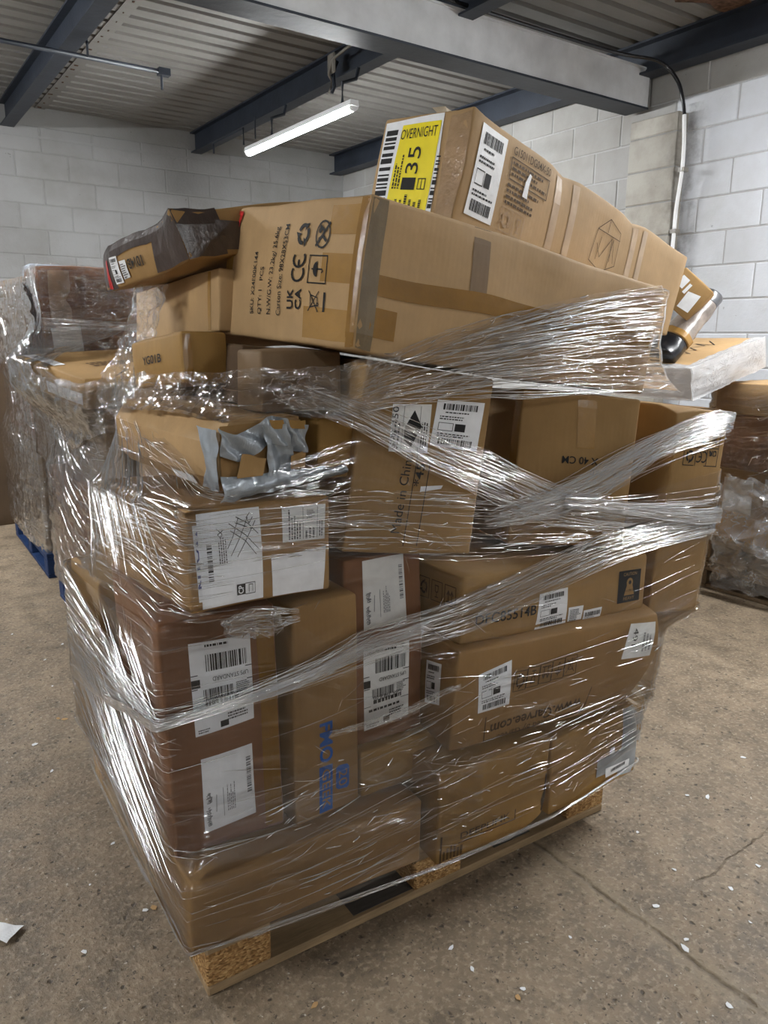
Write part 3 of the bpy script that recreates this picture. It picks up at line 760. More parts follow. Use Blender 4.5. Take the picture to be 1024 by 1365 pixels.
c.flat('weight_eye', 'R', [arc(.592, .093, .006, 0, 340, 10)], INK, .0028, cq)
c.text('R', '>17KG', (.575, .066), .007, INK, 0, .034, .0028, cq)
for i, ic in enumerate((ic_recycle, ic_glass, ic_arrows)):
    u = .36 + i * .05
    c.flat('printed_icon', 'L', place(ic(), u, .115, .032, .040) + strokes(frame_lines(u - .02, .09, u + .02, .14), .002), INKB)
c = carton('P', (-.9, 6.7, -6.7), (1.724, 1.214, .608), (.1925, .40, .571), 'tan', 'tall carton leaning at the right end with a grid of six icons', uvk=.9485, seed=10, amp=.005, crush=[((0, 0, 1), .10, (.01, .02, -.02))])
g0, g1, h0, h1 = .036, .176, .440, .545
c.flat('icon_grid', 'R', strokes(frame_lines(g0, h0, g1, h1) + [[(g0, (h0 + h1) / 2), (g1, (h0 + h1) / 2)]] + [[(g0 + (g1 - g0) * k / 3, h0), (g0 + (g1 - g0) * k / 3, h1)] for k in (1, 2)], .0025), INK)
cw = (g1 - g0) / 3; ch = (h1 - h0) / 2
for k, ic in enumerate((ic_person, ic_umbrella, ic_bin)): c.flat('printed_icon', 'R', place(ic(), g0 + (k + .5) * cw, h1 - ch / 2, .036, .042, 180), INK)
for k, ic in enumerate((ic_recycle, ic_ce)): c.flat('printed_icon', 'R', place(ic(), g0 + (k + .5) * cw, h0 + ch / 2, .036, .042, 180), INK)
c.text('R', 'UK', (g1 - .006, h0 + ch * .88), .016, INK, 180, .034, bold=.015); c.text('R', 'CA', (g1 - .006, h0 + ch * .88 + .0), .016, INK, 180, .034, bold=.015) if False else c.text('R', 'CA', (g1 - .006, h0 + ch * .44 + .022), .016, INK, 180, .034, bold=.015)
c = carton('N', (-3.1, 5.5, -17.6), (1.299, 1.334, .843), (.335, .30, .385), 'tan', 'square carton with upside down measurements and an amber tape strip', seed=11)
c.text('R', 'X 40 CM', (.225, .228), .018, INK, 180, .105, bold=.01)
c.text('R', 'G.W.: 21 KG', (.305, .200), .015, INK, 180, .10)
c.patch('tape_strip', 'R', ((.150, .384), (.205, .384), (.211, .25), (.160, .25)), TAPEL, .001)
c.patch('clear_tape', 'L', (.265, .02, .296, .375), TAPEL, .001)
c = carton('M', (-1.2, 8.4, -5.7), (.797, 1.302, .909), (.325, .45, .399), 'tan', 'tall carton with two white labels and vertical printing under the top carton', seed=12)
ship_label(c, 'R', ((.071, .318), (.166, .328), (.169, .222), (.074, .218)), 'sketch', PAPERD)
c.text('R', 'SPS-450', (.088, .226), .014, INK, 92, .088, .003)
ship_label(c, 'R', ((.180, .340), (.306, .344), (.300, .237), (.172, .241)), 'wide')
c.text('R', 'Made in China', (.128, .045), .022, INK, 88, .172)
c.text('R', '*45', (.166, .149), .020, INK, 88, .05, bold=.01)
c.flat('printed_frame', 'R', strokes([[(.142, .02), (.146, .215)], [(.176, .02), (.18, .2)]], .002), INK)
c.patch('paper_strip', 'R', ((.165, .150), (.222, .156), (.218, .148), (.165, .138)), PAPER, .0015)
c = carton('I', (-2.9, 1.5, 2.0), (.445, 1.247, .862), (.294, .525, .188), 'mid', 'carton with a crossed out address sheet and two smaller papers', seed=13, amp=.005, bulge=.008)
c.patch('under_label', 'R', ((.010, .160), (.03, .16), (.03, .02), (.016, .02)), PAPER, .001)
c.text('R', 'WAYN', (.0155, .155), .010, INKNAVY, -90, .11, .0015, bold=.02)
lb, m = ship_label(c, 'R', ((.018, .180), (.141, .180), (.143, .006), (.022, .006)), 'plain', PAPER, .002)
P_ = barcode(.12, .28, .20, .68, True) + fine(.30, .45, .44, .74, 4, True) + [rect(.56, .08, .70, .2)] + strokes([[(.70, .08), (.86, .08), (.86, .2), (.70, .2)], [(.76, .1), (.76, .18), (.82, .18), (.82, .1)]], .008)
P_ += strokes([[(.5, .86), (.75, .72), (.95, .55)], [(.52, .78), (.74, .66), (.9, .5)], [(.62, .92), (.8, .84), (.95, .72)], [(.65, .9), (.55, .72), (.45, .6)], [(.8, .9), (.66, .7), (.5, .52)], [(.92, .86), (.75, .66), (.6, .5)], [(.6, .86), (.86, .78)], [(.84, .95), (.78, .9), (.82, .84), (.88, .9)], [(.3, .82), (.38, .76), (.35, .72), (.31, .76), (.40, .80)]], .010)
c.flat('printed_marks', 'R', [[m(*q) for q in p] for p in P_], INK, .0027, lb)
c.text('R', 'CP', (.102, .022), .010, PAPER, 90, .016, .0033, lb, bold=.02)
ship_label(c, 'R', ((.187, .174), (.283, .172), (.280, .104), (.185, .107)), 'form', PAPERD)
ship_label(c, 'R', ((.160, .080), (.283, .089), (.277, .003), (.164, .004)), 'plain', PAPER)
# long taped carton with folded corners and a torn, grey-taped end
jm = Matrix.Translation((.535, 1.288, 1.068)) @ rot((2.4, -.5, 8.8)).to_4x4()
poly = [(.010, -.006), (-.012, .022), (-.014, .086), (.012, .126), (.168, .124), (.172, -.006)]
ny = 14; v = []; f = []
for i in range(ny + 1):
    yy = .40 * i / ny
    for (x, z) in poly:
        nz = mnoise.noise_vector(Vector((x * 9, yy * 9, z * 9 + 3))) * .006
        v.append(Vector((x, yy, z)) + Vector((nz.x, 0, nz.z)))
k = len(poly)
for i in range(ny):
    for j in range(k): f.append((i * k + j, (i + 1) * k + j, (i + 1) * k + (j + 1) % k, i * k + (j + 1) % k))
f += [tuple(range(k)), tuple(ny * k + j for j in range(k))[::-1]]
J = link('cardboard_box', mesh('cardboard_box', v, f), CARD['light'], None, jm)
tag(J, 'crushed pale carton with creased sides and a torn grey taped end', 'box', 'cartons stacked on the front pallet')
BOXES['J'] = type('X', (), dict(D=(.172, .40, .122), mw=jm, wrapped=True, key='J'))()
def crumple_sheet(name, mat, parent, fn, nu, nv, amp, fr=25, seed=0, label=None):
    v = []; f = []
    for j in range(nv + 1):
        for i in range(nu + 1):
            p = Vector(fn(i / nu, j / nv)); v.append(p + mnoise.noise_vector(p * fr + Vector((seed, seed, seed))) * amp)
    for j in range(nv):
        for i in range(nu): q = j * (nu + 1) + i; f.append((q, q + 1, q + nu + 2, q + nu + 1))
    o = link(name, mesh(name, v, f, False), mat, parent)
    if label: o['label'] = label
    return o
def jend(x, z, o): return (x, -.006 - o, z)
crumple_sheet('end_face', CARD['mid'], J, lambda s, t: jend(-.008 + .176 * s, -.004 + .126 * t, .0), 12, 10, .003, 25, 1)
crumple_sheet('grey_tape', TAPEGREY, J, lambda s, t: jend(-.016 + .19 * s, .070 + .052 * t - .012 * math.sin(s * 8), .008 + .010 * math.sin(s * 11 + 3 * t) ** 2), 44, 16, .0045, 48, 1, 'wrinkled grey tape closing the torn end')
crumple_sheet('grey_tape', TAPEGREY, J, lambda s, t: jend(.072 + .060 * s + .01 * math.sin(4 * t), -.006 + .124 * t, .012 + .008 * math.sin(s * 6 + 2 * t)), 18, 28, .0045, 48, 2)
crumple_sheet('grey_tape', TAPEGREY, J, lambda s, t: (-.019, .060 * (1 - s) * (1 - .3 * math.sin(t * 4)) - .012, .004 + .112 * t), 16, 22, .004, 44, 3)
crumple_sheet('grey_tape', TAPEGREY, J, lambda s, t: jend(-.02 + .29 * s, -.014 + .046 * t * (1 - .55 * s) + .016 * s, .014 + .012 * math.sin(3.1 * t)), 50, 12, .005, 44, 4)
crumple_sheet('torn_flap', CARD['tan'], J, lambda s, t: jend(.012 + .050 * s + .012 * t, .030 + (.042 - .012 * s) * t, .020 + .006 * s), 8, 8, .004, 30, 5)
crumple_sheet('torn_flap', CARD['tan'], J, lambda s, t: jend(.134 + .036 * s, .030 + (.026 + .008 * s) * t, .016), 8, 5, .003, 30, 6)
crumple_sheet('torn_flap', CARD['yellow'], J, lambda s, t: jend(.085 + .085 * s, .112 + .016 * t - .006 * s, .016), 10, 4, .003, 30, 8)
crumple_sheet('paper_slip', PAPER, J, lambda s, t: (-.0135 + .012 * (1 - t), .09 + .08 * s, -.001 + .018 * t), 6, 3, .001, 20, 6)
c = carton('K', (0, 2, -2), (.752, 1.325, 1.064), (.085, .30, .122), 'yellow', 'small carton with bare corrugated edge beside the torn taped carton', seed=15, amp=.003)
c = carton('X', (0, 1, 3), (.645, 1.36, 1.20), (.19, .10, .120), 'dull', 'plain carton in the shade under the large top carton', seed=16)
c = carton('YG', (-5.3, -.5, -.3), (.557, 1.531, 1.250), (.10, .332, .105), 'yellow', 'golden carton printed YG01B at the left of the stack', seed=17)
c.text('L', 'YG01B', (.105, .048), .018, INK, 1, .12, bold=.012)
c.patch('edge_tape', 'R', (.002, .005, .02, .1), TAPE, .001)
c = carton('W', (-3.3, 4.4, .1), (.690, 1.661, 1.355), (.30, .60, .142), 'light', 'plain tan carton under the dark taped carton', seed=18, amp=.006)
c.patch('edge_strip', 'L', (.545, .004, .56, .138), TAPEL, .001)
c = carton('V', (-6.6, -10.5, 7.9), (.621, 1.641, 1.50), (.40, .446, .100), 'tan', 'tilted carton half covered in dark brown tape on the left of the stack', seed=19, amp=.007, crush=[((0, 0, 1), .10, (-.015, .0, .012)), ((0, 1, 1), .1, (.01, -.01, -.015))])
c.patch('dark_tape', 'L', ((-.004, .102), (.446, .102), (.446, .072), (-.004, .070)), TAPEBR, .0012, jag=.002)
c.patch('dark_tape', 'L', (-.002, -.002, .075, .101), TAPEBR, .0018)
c.patch('dark_tape', 'L', ((.315, .078), (.448, .078), (.448, .0), (.300, .004)), TAPEBR, .0022, jag=.004)
c.patch('dark_tape', 'R', ((-.002, .101), (.10, .101), (.10, .004), (-.002, .0)), TAPEBR, .0018, jag=.004)
c.patch('dark_tape', 'R', ((.09, .075), (.20, .06), (.21, .01), (.09, .012)), TAPEBR, .0024, jag=.004)
c.patch('dark_tape', 'T', (-.002, -.002, .09, .45), TAPEBR, .0018)
ship_label(c, 'L', ((.082, .074), (.132, .070), (.124, .008), (.078, .010)), 'wide', off=.003)
ship_label(c, 'L', ((.140, .056), (.176, .054), (.170, .014), (.134, .014)), 'small', off=.003)
c.text('L', '1014B', (.268, .052), .022, INK, 180, .085, .003, bold=.015)
c.patch('red_tape', 'L', ((.040, .075), (.056, .078), (.050, .004), (.028, .004)), REDTAPE, .003, jag=.003)
c = carton('sku', (3.3, 7.1, 5.2), (.760, 1.205, 1.321), (.981, .516, .278), 'light', 'large top carton with shipping text, recycling and CE marks', seed=20, amp=.006, bulge=.008, r=.009, crush=[((0, 0, 0), .05, (.008, .008, .004)), ((0, 1, 1), .06, (.01, -.008, -.006))])
for t, u, v0, wd in (('SKU: X24F00K144', .160, .050, .132), ('QTY: 1   PCS', .194, .050, .100), ('N.W/G.W: 23.2kg/ 25.6kg', .233, .050, .180), ('Carton Size: 98X28X53CM', .270, .049, .184)):
    c.text('L', t, (u - .002, v0), .0150, INK, 90, wd, bold=.004)
c.flat('recycle_mark', 'L', place(ic_recycle(), .324, .209, .052, .050, 90), INK)
c.flat('person_mark', 'L', place(ic_person(), .391, .207, .062, .052, 90), INK)
c.flat('ce_mark', 'L', place(ic_ce(), .322, .145, .044, .055, 90), INK)
c.flat('umbrella_mark', 'L', place(ic_umbrella(), .387, .140, .046, .044, 90) + strokes(frame_lines(.358, .114, .416, .166), .0025), INK)
c.text('L', 'UK', (.312, .062), .020, INK, 90, .040, bold=.02); c.text('L', 'CA', (.340, .062), .020, INK, 90, .040, bold=.02)
c.flat('bin_mark', 'L', place(ic_bin(), .382, .080, .046, .040, 90) + [rect(.414, .062, .420, .098)], INK)
c.patch('tape_patch', 'L', (.408, .208, .514, .262), TAPEL, .001); c.patch('tape_patch', 'L', (.398, .118, .500, .172), TAPEL, .001)
c.patch('tape_patch', 'L', (.350, .012, .492, .070), TAPEL, .001); c.patch('tape_patch', 'L', (.004, .14, .04, .19), TAPEL, .001); c.patch('tape_patch', 'L', (.004, .03, .055, .08), TAPEL, .001)
c.patch('edge_tape', 'L', (.490, .002, .514, .274), TAPEBR if False else TAPE, .0014); c.patch('edge_tape', 'R', (.002, .002, .04, .274), m_plain('clear_edge_tape', (.19, .14, .08), .2, .7, 14, .2, .5, 30), .0014)
c.patch('tape_strip', 'R', ((.03, .143), (.96, .165), (.96, .122), (.03, .105)), TAPE, .0012, label='amber tape along the seam')
c.patch('tape_patch', 'R', (.03, .03, .09, .084), TAPE, .0012); c.patch('tape_strip', 'R', (.265, .145, .315, .277), TAPEL if False else CARD['dull'], .0008)
c.flat('red_string', 'L', strokes([[(.02, .268), (.06, .262), (.05, .245), (.035, .225)], [(.055, .262), (.048, .235), (.03, .215)]], .009), REDTAPE, .003)
c = carton('T', (5.5, 10, 12.4), (1.10, 1.355, 1.56), (1.20, .262, .262), 'light', 'long carton on the very top with a yellow overnight label', seed=21, amp=.005, bulge=.003, r=.007, bend=.0, wrapped=False, crush=[((0, 0, 1), .06, (.01, .01, .012)), ((.33, 0, 1), .08, (0, .01, -.008)), ((.66, 0, 1), .08, (0, .008, -.008))])
wl = c.patch('label_sheet', 'L', ((.010, .250), (.185, .258), (.200, .03), (.020, .04)), PAPER, .002)
c.flat('printed_marks', 'L', barcode(.018, .05, .055, .24, True, 30) + barcode(.186, .06, .197, .17, True, 22), INK, .0026, wl)
yl = c.patch('yellow_label', 'L', ((.068, .240), (.182, .242), (.184, .04), (.062, .045)), YELLOW, .003)
c.text('L', 'OVERNIGHT', (.068, .208), .022, INK, 1.5, .108, .0038, yl)
c.text('L', '35', (.140, .128), .036, INK, 90, .062, .0038, yl)
c.flat('printed_marks', 'L', [rect(.100, .098, .140, .124)] + strokes([[(.148, .10), (.168, .10), (.168, .122), (.148, .122), (.148, .10)], [(.158, .10), (.158, .122)]], .002) + fine(.07, .05, .17, .09, 7, True) + fine(.07, .1, .095, .18, 3, True), INK, .0038, yl)
c.patch('clear_tape', 'L', (.205, .03, .262, .25), m_plain('glossy_tape', (.38, .25, .14), .15, .8, 20, .2, .6, 60), .0015, jag=.004)
ship_label(c, 'R', ((.036, .246), (.135, .246), (.130, .060), (.030, .060)), 'wide', off=.002)
c.text('R', 'G15011DG04X-50', (.164, .226), .018, INKB, 1, .160, bold=.004)
c.flat('printed_frame', 'R', strokes(frame_lines(.163, .172, .325, .219), .0025), INKB)
c.flat('printed_lines', 'R', fine(.17, .178, .32, .215, 3) + fine(.163, .115, .315, .165, 4), INKB)
c.patch('torn_scrap', 'R', ((.236, .208), (.250, .205), (.246, .150), (.226, .150)), PAPER, .003, jag=.004)
c.flat('printed_icon', 'R', strokes(frame_lines(.16, .06, .205, .110) + frame_lines(.215, .06, .255, .110), .002) + place(ic_recycle(), .182, .085, .04, .04) + place(ic_glass(), .235, .085, .035, .04), m_plain('faded_ink', (.40, .27, .16), .7, .2))
c.flat('printed_sketch', 'R', strokes([[(.585, .10), (.60, .185), (.66, .225), (.73, .205), (.735, .115), (.66, .085), (.585, .10)], [(.60, .185), (.735, .185)], [(.66, .225), (.66, .19)], [(.61, .15), (.64, .12), (.69, .18), (.70, .12)], [(.62, .11), (.63, .17)], [(.69, .10), (.70, .18), (.72, .12)]], .002), INKB)
for u in (.36, .44, .80, .86): c.patch('clear_tape', 'R', (u, .01, u + .03, .25), m_plain('worn_tape', (.46, .31, .175), .3, .5, 18, .15), .0012)
crumple_sheet('torn_flap', m_card('kraft_pale', (.62, .5, .34)), c.ob, lambda s, t: (.02 + .14 * s, .12 + .02 * t, .268 + .035 * t * math.sin(2.6 * s + .4)), 10, 5, .006, 30, 9)
c = carton('Z', (-.3, .9, 2.1), (.414, 1.799, .320), (.50, .24, .455), 'tan', 'tan carton at the rear left corner behind the dark brown carton', seed=22)
carton('H1', (0, 0, 0), (.66, 1.82, .79), (.46, .40, .47), 'dull', 'plain carton at the rear left inside the wrapped stack', seed=23)
carton('H3', (0, 6.5, 5), (.652, 1.475, 1.209), (.54, .14, .122), m_card('kraft_shade', (.16, .10, .055)), 'filler carton added in the gap under the large top carton, coloured dark as shade', seed=25)  # added filler blocks the see-through gap; gap shade is painted into its colour
carton('H2', (0, 0, -1), (1.16, 1.72, .64), (.46, .45, .42), 'dull', 'plain carton at the rear right inside the wrapped stack', seed=24)

# ------------------------------------------------------------------ pallets
def pallet(name, loc, rz, LX, LY, label, paint=None, detail=True):
    r = empty(name, loc, rz)
    wd, ch = (paint or WOOD), (paint or CHIP)
    bw = .10
    for yy in (0, (LY - bw) / 2, LY - bw): MB().box(0, LX, yy, yy + bw, 0, .022).build('bottom_board', wd, r, bevel=.003)
    for xx in (0, LX - bw): MB().box(xx, xx + bw, bw + .002, LY - bw - .002, .001, .022).build('bottom_board', wd, r, bevel=.003)
    for yy in (0, (LY - bw) / 2, LY - bw):
        for xx in (0, (LX - .145) / 2, LX - .145): MB().box(xx, xx + .145, yy, yy + bw, .022, .100).build('block', ch, r, bevel=.004)
    for xx in (0, (LX - .145) / 2, LX - .145): MB().box(xx, xx + .145, 0, LY, .100, .122).build('stringer_board', wd, r, bevel=.003)
    n = 7; w_ = .12 if LY > .9 else .09
    for i in range(n):
        yy = (LY - w_) * i / (n - 1); MB().box(0, LX, yy, yy + w_, .122, .144).build('deck_board', (paint or (WOODG if i % 3 else WOOD)), r, bevel=.003)
    tag(r, label, 'pallet'); return r
wp = pallet('wooden_pallet', (.4555, 1.288, 0), math.radians(-1.4), 1.2, 1.0, 'bare wooden pallet under the big wrapped stack of cartons')
MB().box(.36, .62, .012, .095, .0215, .0230).build('dark_stain', WOODD, wp)
MB().box(.80, .93, .02, .098, .0215, .0230).build('dark_stain', WOODD, wp)
pallet('blue_pallet', (.76, 3.02, 0), 0, 1.2, 1.06, 'blue painted pallet behind the front stack, only its corner showing', BLUEP)
pallet('blue_pallet', (.775, 4.43, 0), math.radians(-1), 1.2, 1.14, 'blue painted pallet standing at the far left', BLUEP)
pallet('wooden_pallet', (3.76, 1.25, 0), 0, .66, 1.15, 'dark wooden pallet on the floor at the right edge', WOODG)
pallet('wooden_pallet', (3.78, 1.30, .146), 0, .64, 1.10, 'wooden pallet stacked on another at the right edge', WOODG)
pallet('wooden_pallet', (2.85, 2.50, 0), 0, .78, .8, 'wooden pallet hidden behind the tall icon carton', WOODG)

# ------------------------------------------------------------------ background cartons
BGL, BGR = 'cartons wrapped on the left background pallets', 'cartons wrapped on the right background pallets'
def bg(key, rt, T, D, mat, label, group, **k): return carton(key, rt, T, D, mat, label, group=group, wrapped=False, step=.08, **k)
bg('l1', (0, 0, 1), (.78, 3.04, .146), (.9, 1.02, .56), 'brown', 'big brown carton low on the nearer background pallet', BGL, seed=31)
bg('l2', (0, 0, -2), (.80, 3.10, .708), (.6, .9, .34), 'dull', 'dull brown carton in the middle of the nearer background stack', BGL, seed=32)
c = bg('l3', (7, -3, 12), (.74, 3.12, 1.055), (.5, .62, .12), 'tan', 'tilted tan carton with a white label strip on the nearer background stack', BGL, seed=33)
c.patch('label_strip', 'L', (.3, .015, .6, .06), PAPER, .002); c.patch('label_strip', 'T', (.02, .3, .07, .6), PAPER, .002)
c.flat('printed_lines', 'T', fine(.15, .2, .4, .3, 3), INKB)
c = bg('l4', (2, -1, -4), (.755, 3.84, 1.17), (.62, .5, .47), 'orange', 'orange brown carton with white papers behind the left end of the stack', BGL, seed=34, amp=.012)
c.patch('white_paper', 'R', ((.03, .20), (.16, .21), (.17, .07), (.04, .05)), PAPERD, .002); c.patch('white_paper', 'R', ((.28, .19), (.5, .235), (.5, .17)  , (.3, .185)), PAPER, .002)
c.patch('tape_strip', 'R', (.04, .23, .13, .45), m_plain('pale_brown_tape', (.42, .26, .15), .3, .5), .0015)
bg('l4b', (0, 0, 2), (.79, 4.08, .708), (.7, .30, .45), 'dull', 'dull carton supporting the orange brown carton', BGL, seed=41)
bg('l5', (0, 0, 1), (.80, 4.46, .146), (.9, 1.05, .62), 'dull', 'wide dull carton low on the far left pallet', BGL, seed=35)
bg('l6', (0, 0, -2), (.79, 4.50, .77), (.75, 1.0, .42), 'brown', 'dark brown carton in the middle of the far left stack', BGL, seed=36)
bg('l7', (0, 0, 3), (.80, 4.46, 1.195), (.6, 1.0, .44), 'dull', 'dull brown carton at the top of the far left stack', BGL, seed=37)
bx = MB().box(.84, 1.16, 4.50, 4.72, 1.645, 1.70).build('blue_box', m_plain('pale_blue_card', (.35, .42, .52), .5, .3), bevel=.006); tag(bx, 'flat pale blue box lying on the left background stack', 'box')
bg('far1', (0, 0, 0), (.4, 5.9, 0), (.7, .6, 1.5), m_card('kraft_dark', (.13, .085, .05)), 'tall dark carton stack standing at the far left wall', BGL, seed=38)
bg('r1', (0, 0, 0), (3.79, 1.30, .292), (.62, 1.06, .13), 'tan', 'flat tan carton on the stacked pallets at the right edge', BGR, seed=51)
c = bg('r2', (0, 0, 1), (3.80, 1.85, .424), (.6, .50, .25), 'mid', 'small carton with white labels low in the right edge stack', BGR, seed=52)
c.patch('white_paper', 'L', (.08, .02, .24, .2), PAPERD, .002); c.patch('white_paper', 'L', (.3, .08, .42, .22), PAPERD, .002)
bg('r3', (0, 0, -1), (3.79, 1.28, .424), (.6, .55, .25), 'dull', 'dull carton low at the right edge', BGR, seed=53)
bg('r4', (0, 0, 0), (3.77, 1.30, .68), (.6, 1.06, .28), 'brown', 'wide dark brown carton in the right edge stack', BGR, seed=54)
bg('r5', (0, 0, 1), (3.76, 1.34, .965), (.62, 1.0, .16), 'light', 'flat tan carton on top of the right edge stack', BGR, seed=55)
bg('r6', (0, 0, 0), (2.88, 2.54, .146), (.72, .72, .85), 'mid', 'large plain carton behind the tall icon carton', BGR, seed=56)
WRAPW = m_film('film_white_layers', .72, .25, su=5, sv=60, gl=1.2, bs=1.4, crum=1.0)
c = bg('r7', (0, -14, 0), (3.30, 2.19, 1.06), (.62, .45, .145), 'light', 'carton wrapped in milky film lying on top of the right background stack', BGR, seed=57)
c.flat('pen_scribble', 'T', strokes([[(.2, .2), (.24, .24), (.26, .18), (.3, .25), (.33, .19), (.38, .26), (.42, .2), (.46, .28), (.44, .16), (.52, .24)]], .006), INK)
c = bg('U', (42, 0, 32), (3.34, 2.29, 1.43), (.32, .18, .17), 'tan', 'tan carton with white labels leaning behind the far end of the top carton', BGR, seed=58)
c.patch('white_paper', 'L', (.02, .09, .06, .14), PAPER, .002); c.patch('white_paper', 'L', ((.07, .13), (.085, .13), (.085, .08), (.07, .08)), PAPER, .002); c.patch('white_paper', 'L', ((.09, .10), (.15, .12), (.16, .03), (.10, .02)), PAPER, .002)
# wrapped roll with a black taped end
rl = empty('wrapped_roll', (3.35, 2.405, 1.275))
def roll_tube(p0, p1, r0, r1, flat=.8, n=22, m=14, wob=.006):
    p0, p1 = Vector(p0), Vector(p1); d = (p1 - p0).normalized(); a = d.cross(Vector((0, 0, 1))).normalized(); c_ = a.cross(d)
    mb = MB()
    for i in range(m + 1):
        t = i / m; e = min(1, math.sqrt(max(0, 1 - (2 * t - 1) ** 8)) + .15); r = (r0 + (r1 - r0) * t) * e
        for k in range(n):
            an = 2 * math.pi * k / n; q = p0.lerp(p1, t) + a * math.cos(an) * r + c_ * math.sin(an) * r * flat
            mb.v.append(q + mnoise.noise_vector(q * 18) * wob)
    for i in range(m):
        for k in range(n): mb.f.append((i * n + k, i * n + (k + 1) % n, (i + 1) * n + (k + 1) % n, (i + 1) * n + k))
    mb.f.append(tuple(range(n))[::-1]); mb.f.append(tuple(m * n + k for k in range(n))); return mb
AX = Vector((.27, -.04, .27))
roll_tube((0, 0, 0), AX, .085, .075).build('roll', m_plain('grey_brown_wrap', (.25, .21, .18), .3, .6, 12, .5, .6, 25), rl, True)
roll_tube(AX * -.10, AX * .22, .090, .088).build('black_end', BLACKPL, rl, True)
roll_tube(AX * .20, AX * .30, .094, .093).build('brown_tape_ring', TAPEL, rl, True)
roll_tube(AX * .86, AX * 1.05, .078, .072).build('dark_cap', m_plain('dark_grey_plastic', (.06, .06, .065), .3, .6), rl, True)
tag(rl, 'film wrapped roll with a black taped end lying on the milky wrapped carton', 'roll')

#@FILM
# ------------------------------------------------------------------ stretch film
def sections(boxes, z):
    pts = []
    E_ = [(0, 1), (1, 3), (3, 2), (2, 0), (4, 5), (5, 7), (7, 6), (6, 4), (0, 4), (1, 5), (2, 6), (3, 7)]
    for c8 in boxes:
        for a, b in E_:
            za, zb = c8[a][2], c8[b][2]
            if (za - z) * (zb - z) <= 0 and abs(za - zb) > 1e-6:
                t = (z - za) / (zb - za); pts.append((c8[a][0] + (c8[b][0] - c8[a][0]) * t, c8[a][1] + (c8[b][1] - c8[a][1]) * t))
    return pts
def hull2(pts):
    pts = sorted(set((round(a, 4), round(b, 4)) for a, b in pts))
    if len(pts) < 3: return None
    def half(ps):
        h = []
        for p in ps:
            while len(h) > 1 and (h[-1][0] - h[-2][0]) * (p[1] - h[-2][1]) - (h[-1][1] - h[-2][1]) * (p[0] - h[-2][0]) <= 0: h.pop()
            h.append(p)
        return h[:-1]
    return half(pts) + half(pts[::-1])
class Wrap:
    """film surface r(theta, z) around a centre: the tight loop round whatever stands at each height"""
    def __init__(s, boxes, ctr, z0, z1, blur=3, grow=4):
        s.c = np.array(ctr); s.th = np.radians(np.arange(0, 360, .5)); s.z0 = z0; s.dz = .01; nz = int((z1 - z0) / s.dz) + 1
        dirs = np.stack([np.cos(s.th), np.sin(s.th)], 1); R_ = np.full((nz, len(s.th)), np.nan)
        for k in range(nz):
            h = hull2(sections(boxes, z0 + k * s.dz))
            if not h: continue
            h = np.array(h) - s.c; nx = np.roll(h, -1, 0); e = nx - h; nn = np.stack([e[:, 1], -e[:, 0]], 1); d = (nn * h).sum(1)
            den = dirs @ nn.T
            with np.errstate(divide='ignore', invalid='ignore'): q = np.where(den > 1e-9, d[None] / den, np.inf)
            R_[k] = np.maximum(q.min(1), .02)
        ok = ~np.isnan(R_[:, 0]); ks = np.arange(nz)
        for j in range(R_.shape[1]): R_[:, j] = np.interp(ks, ks[ok], R_[ok, j])
        raw = R_.copy(); g = R_.copy()
        for k in range(-grow, grow + 1): g = np.maximum(g, np.roll(np.pad(raw, ((grow, grow), (0, 0)), 'edge'), k, 0)[grow:-grow])
        ker = np.exp(-np.arange(-blur * 3, blur * 3 + 1) ** 2 / (2 * blur ** 2)); ker /= ker.sum(); pd = np.pad(g, ((blur * 3, blur * 3), (0, 0)), 'edge')
        sm = sum(ker[i] * pd[i:i + nz] for i in range(len(ker)))
        s.R = np.maximum(sm, raw)
    def r(s, th, z):
        a = (np.degrees(th) % 360) / .5; i0 = np.floor(a).astype(int); fa = a - i0; i1 = (i0 + 1) % 720; i0 = i0 % 720
        b = np.clip((z - s.z0) / s.dz, 0, s.R.shape[0] - 1.001); k0 = np.floor(b).astype(int); fb = b - k0
        return (s.R[k0, i0] * (1 - fa) + s.R[k0, i1] * fa) * (1 - fb) + (s.R[k0 + 1, i0] * (1 - fa) + s.R[k0 + 1, i1] * fa) * fb
def corners8(b):
    L, W, H = b.D
    return [tuple(b.mw @ Vector((L * i, W * j, H * k))) for i in (0, 1) for j in (0, 1) for k in (0, 1)]
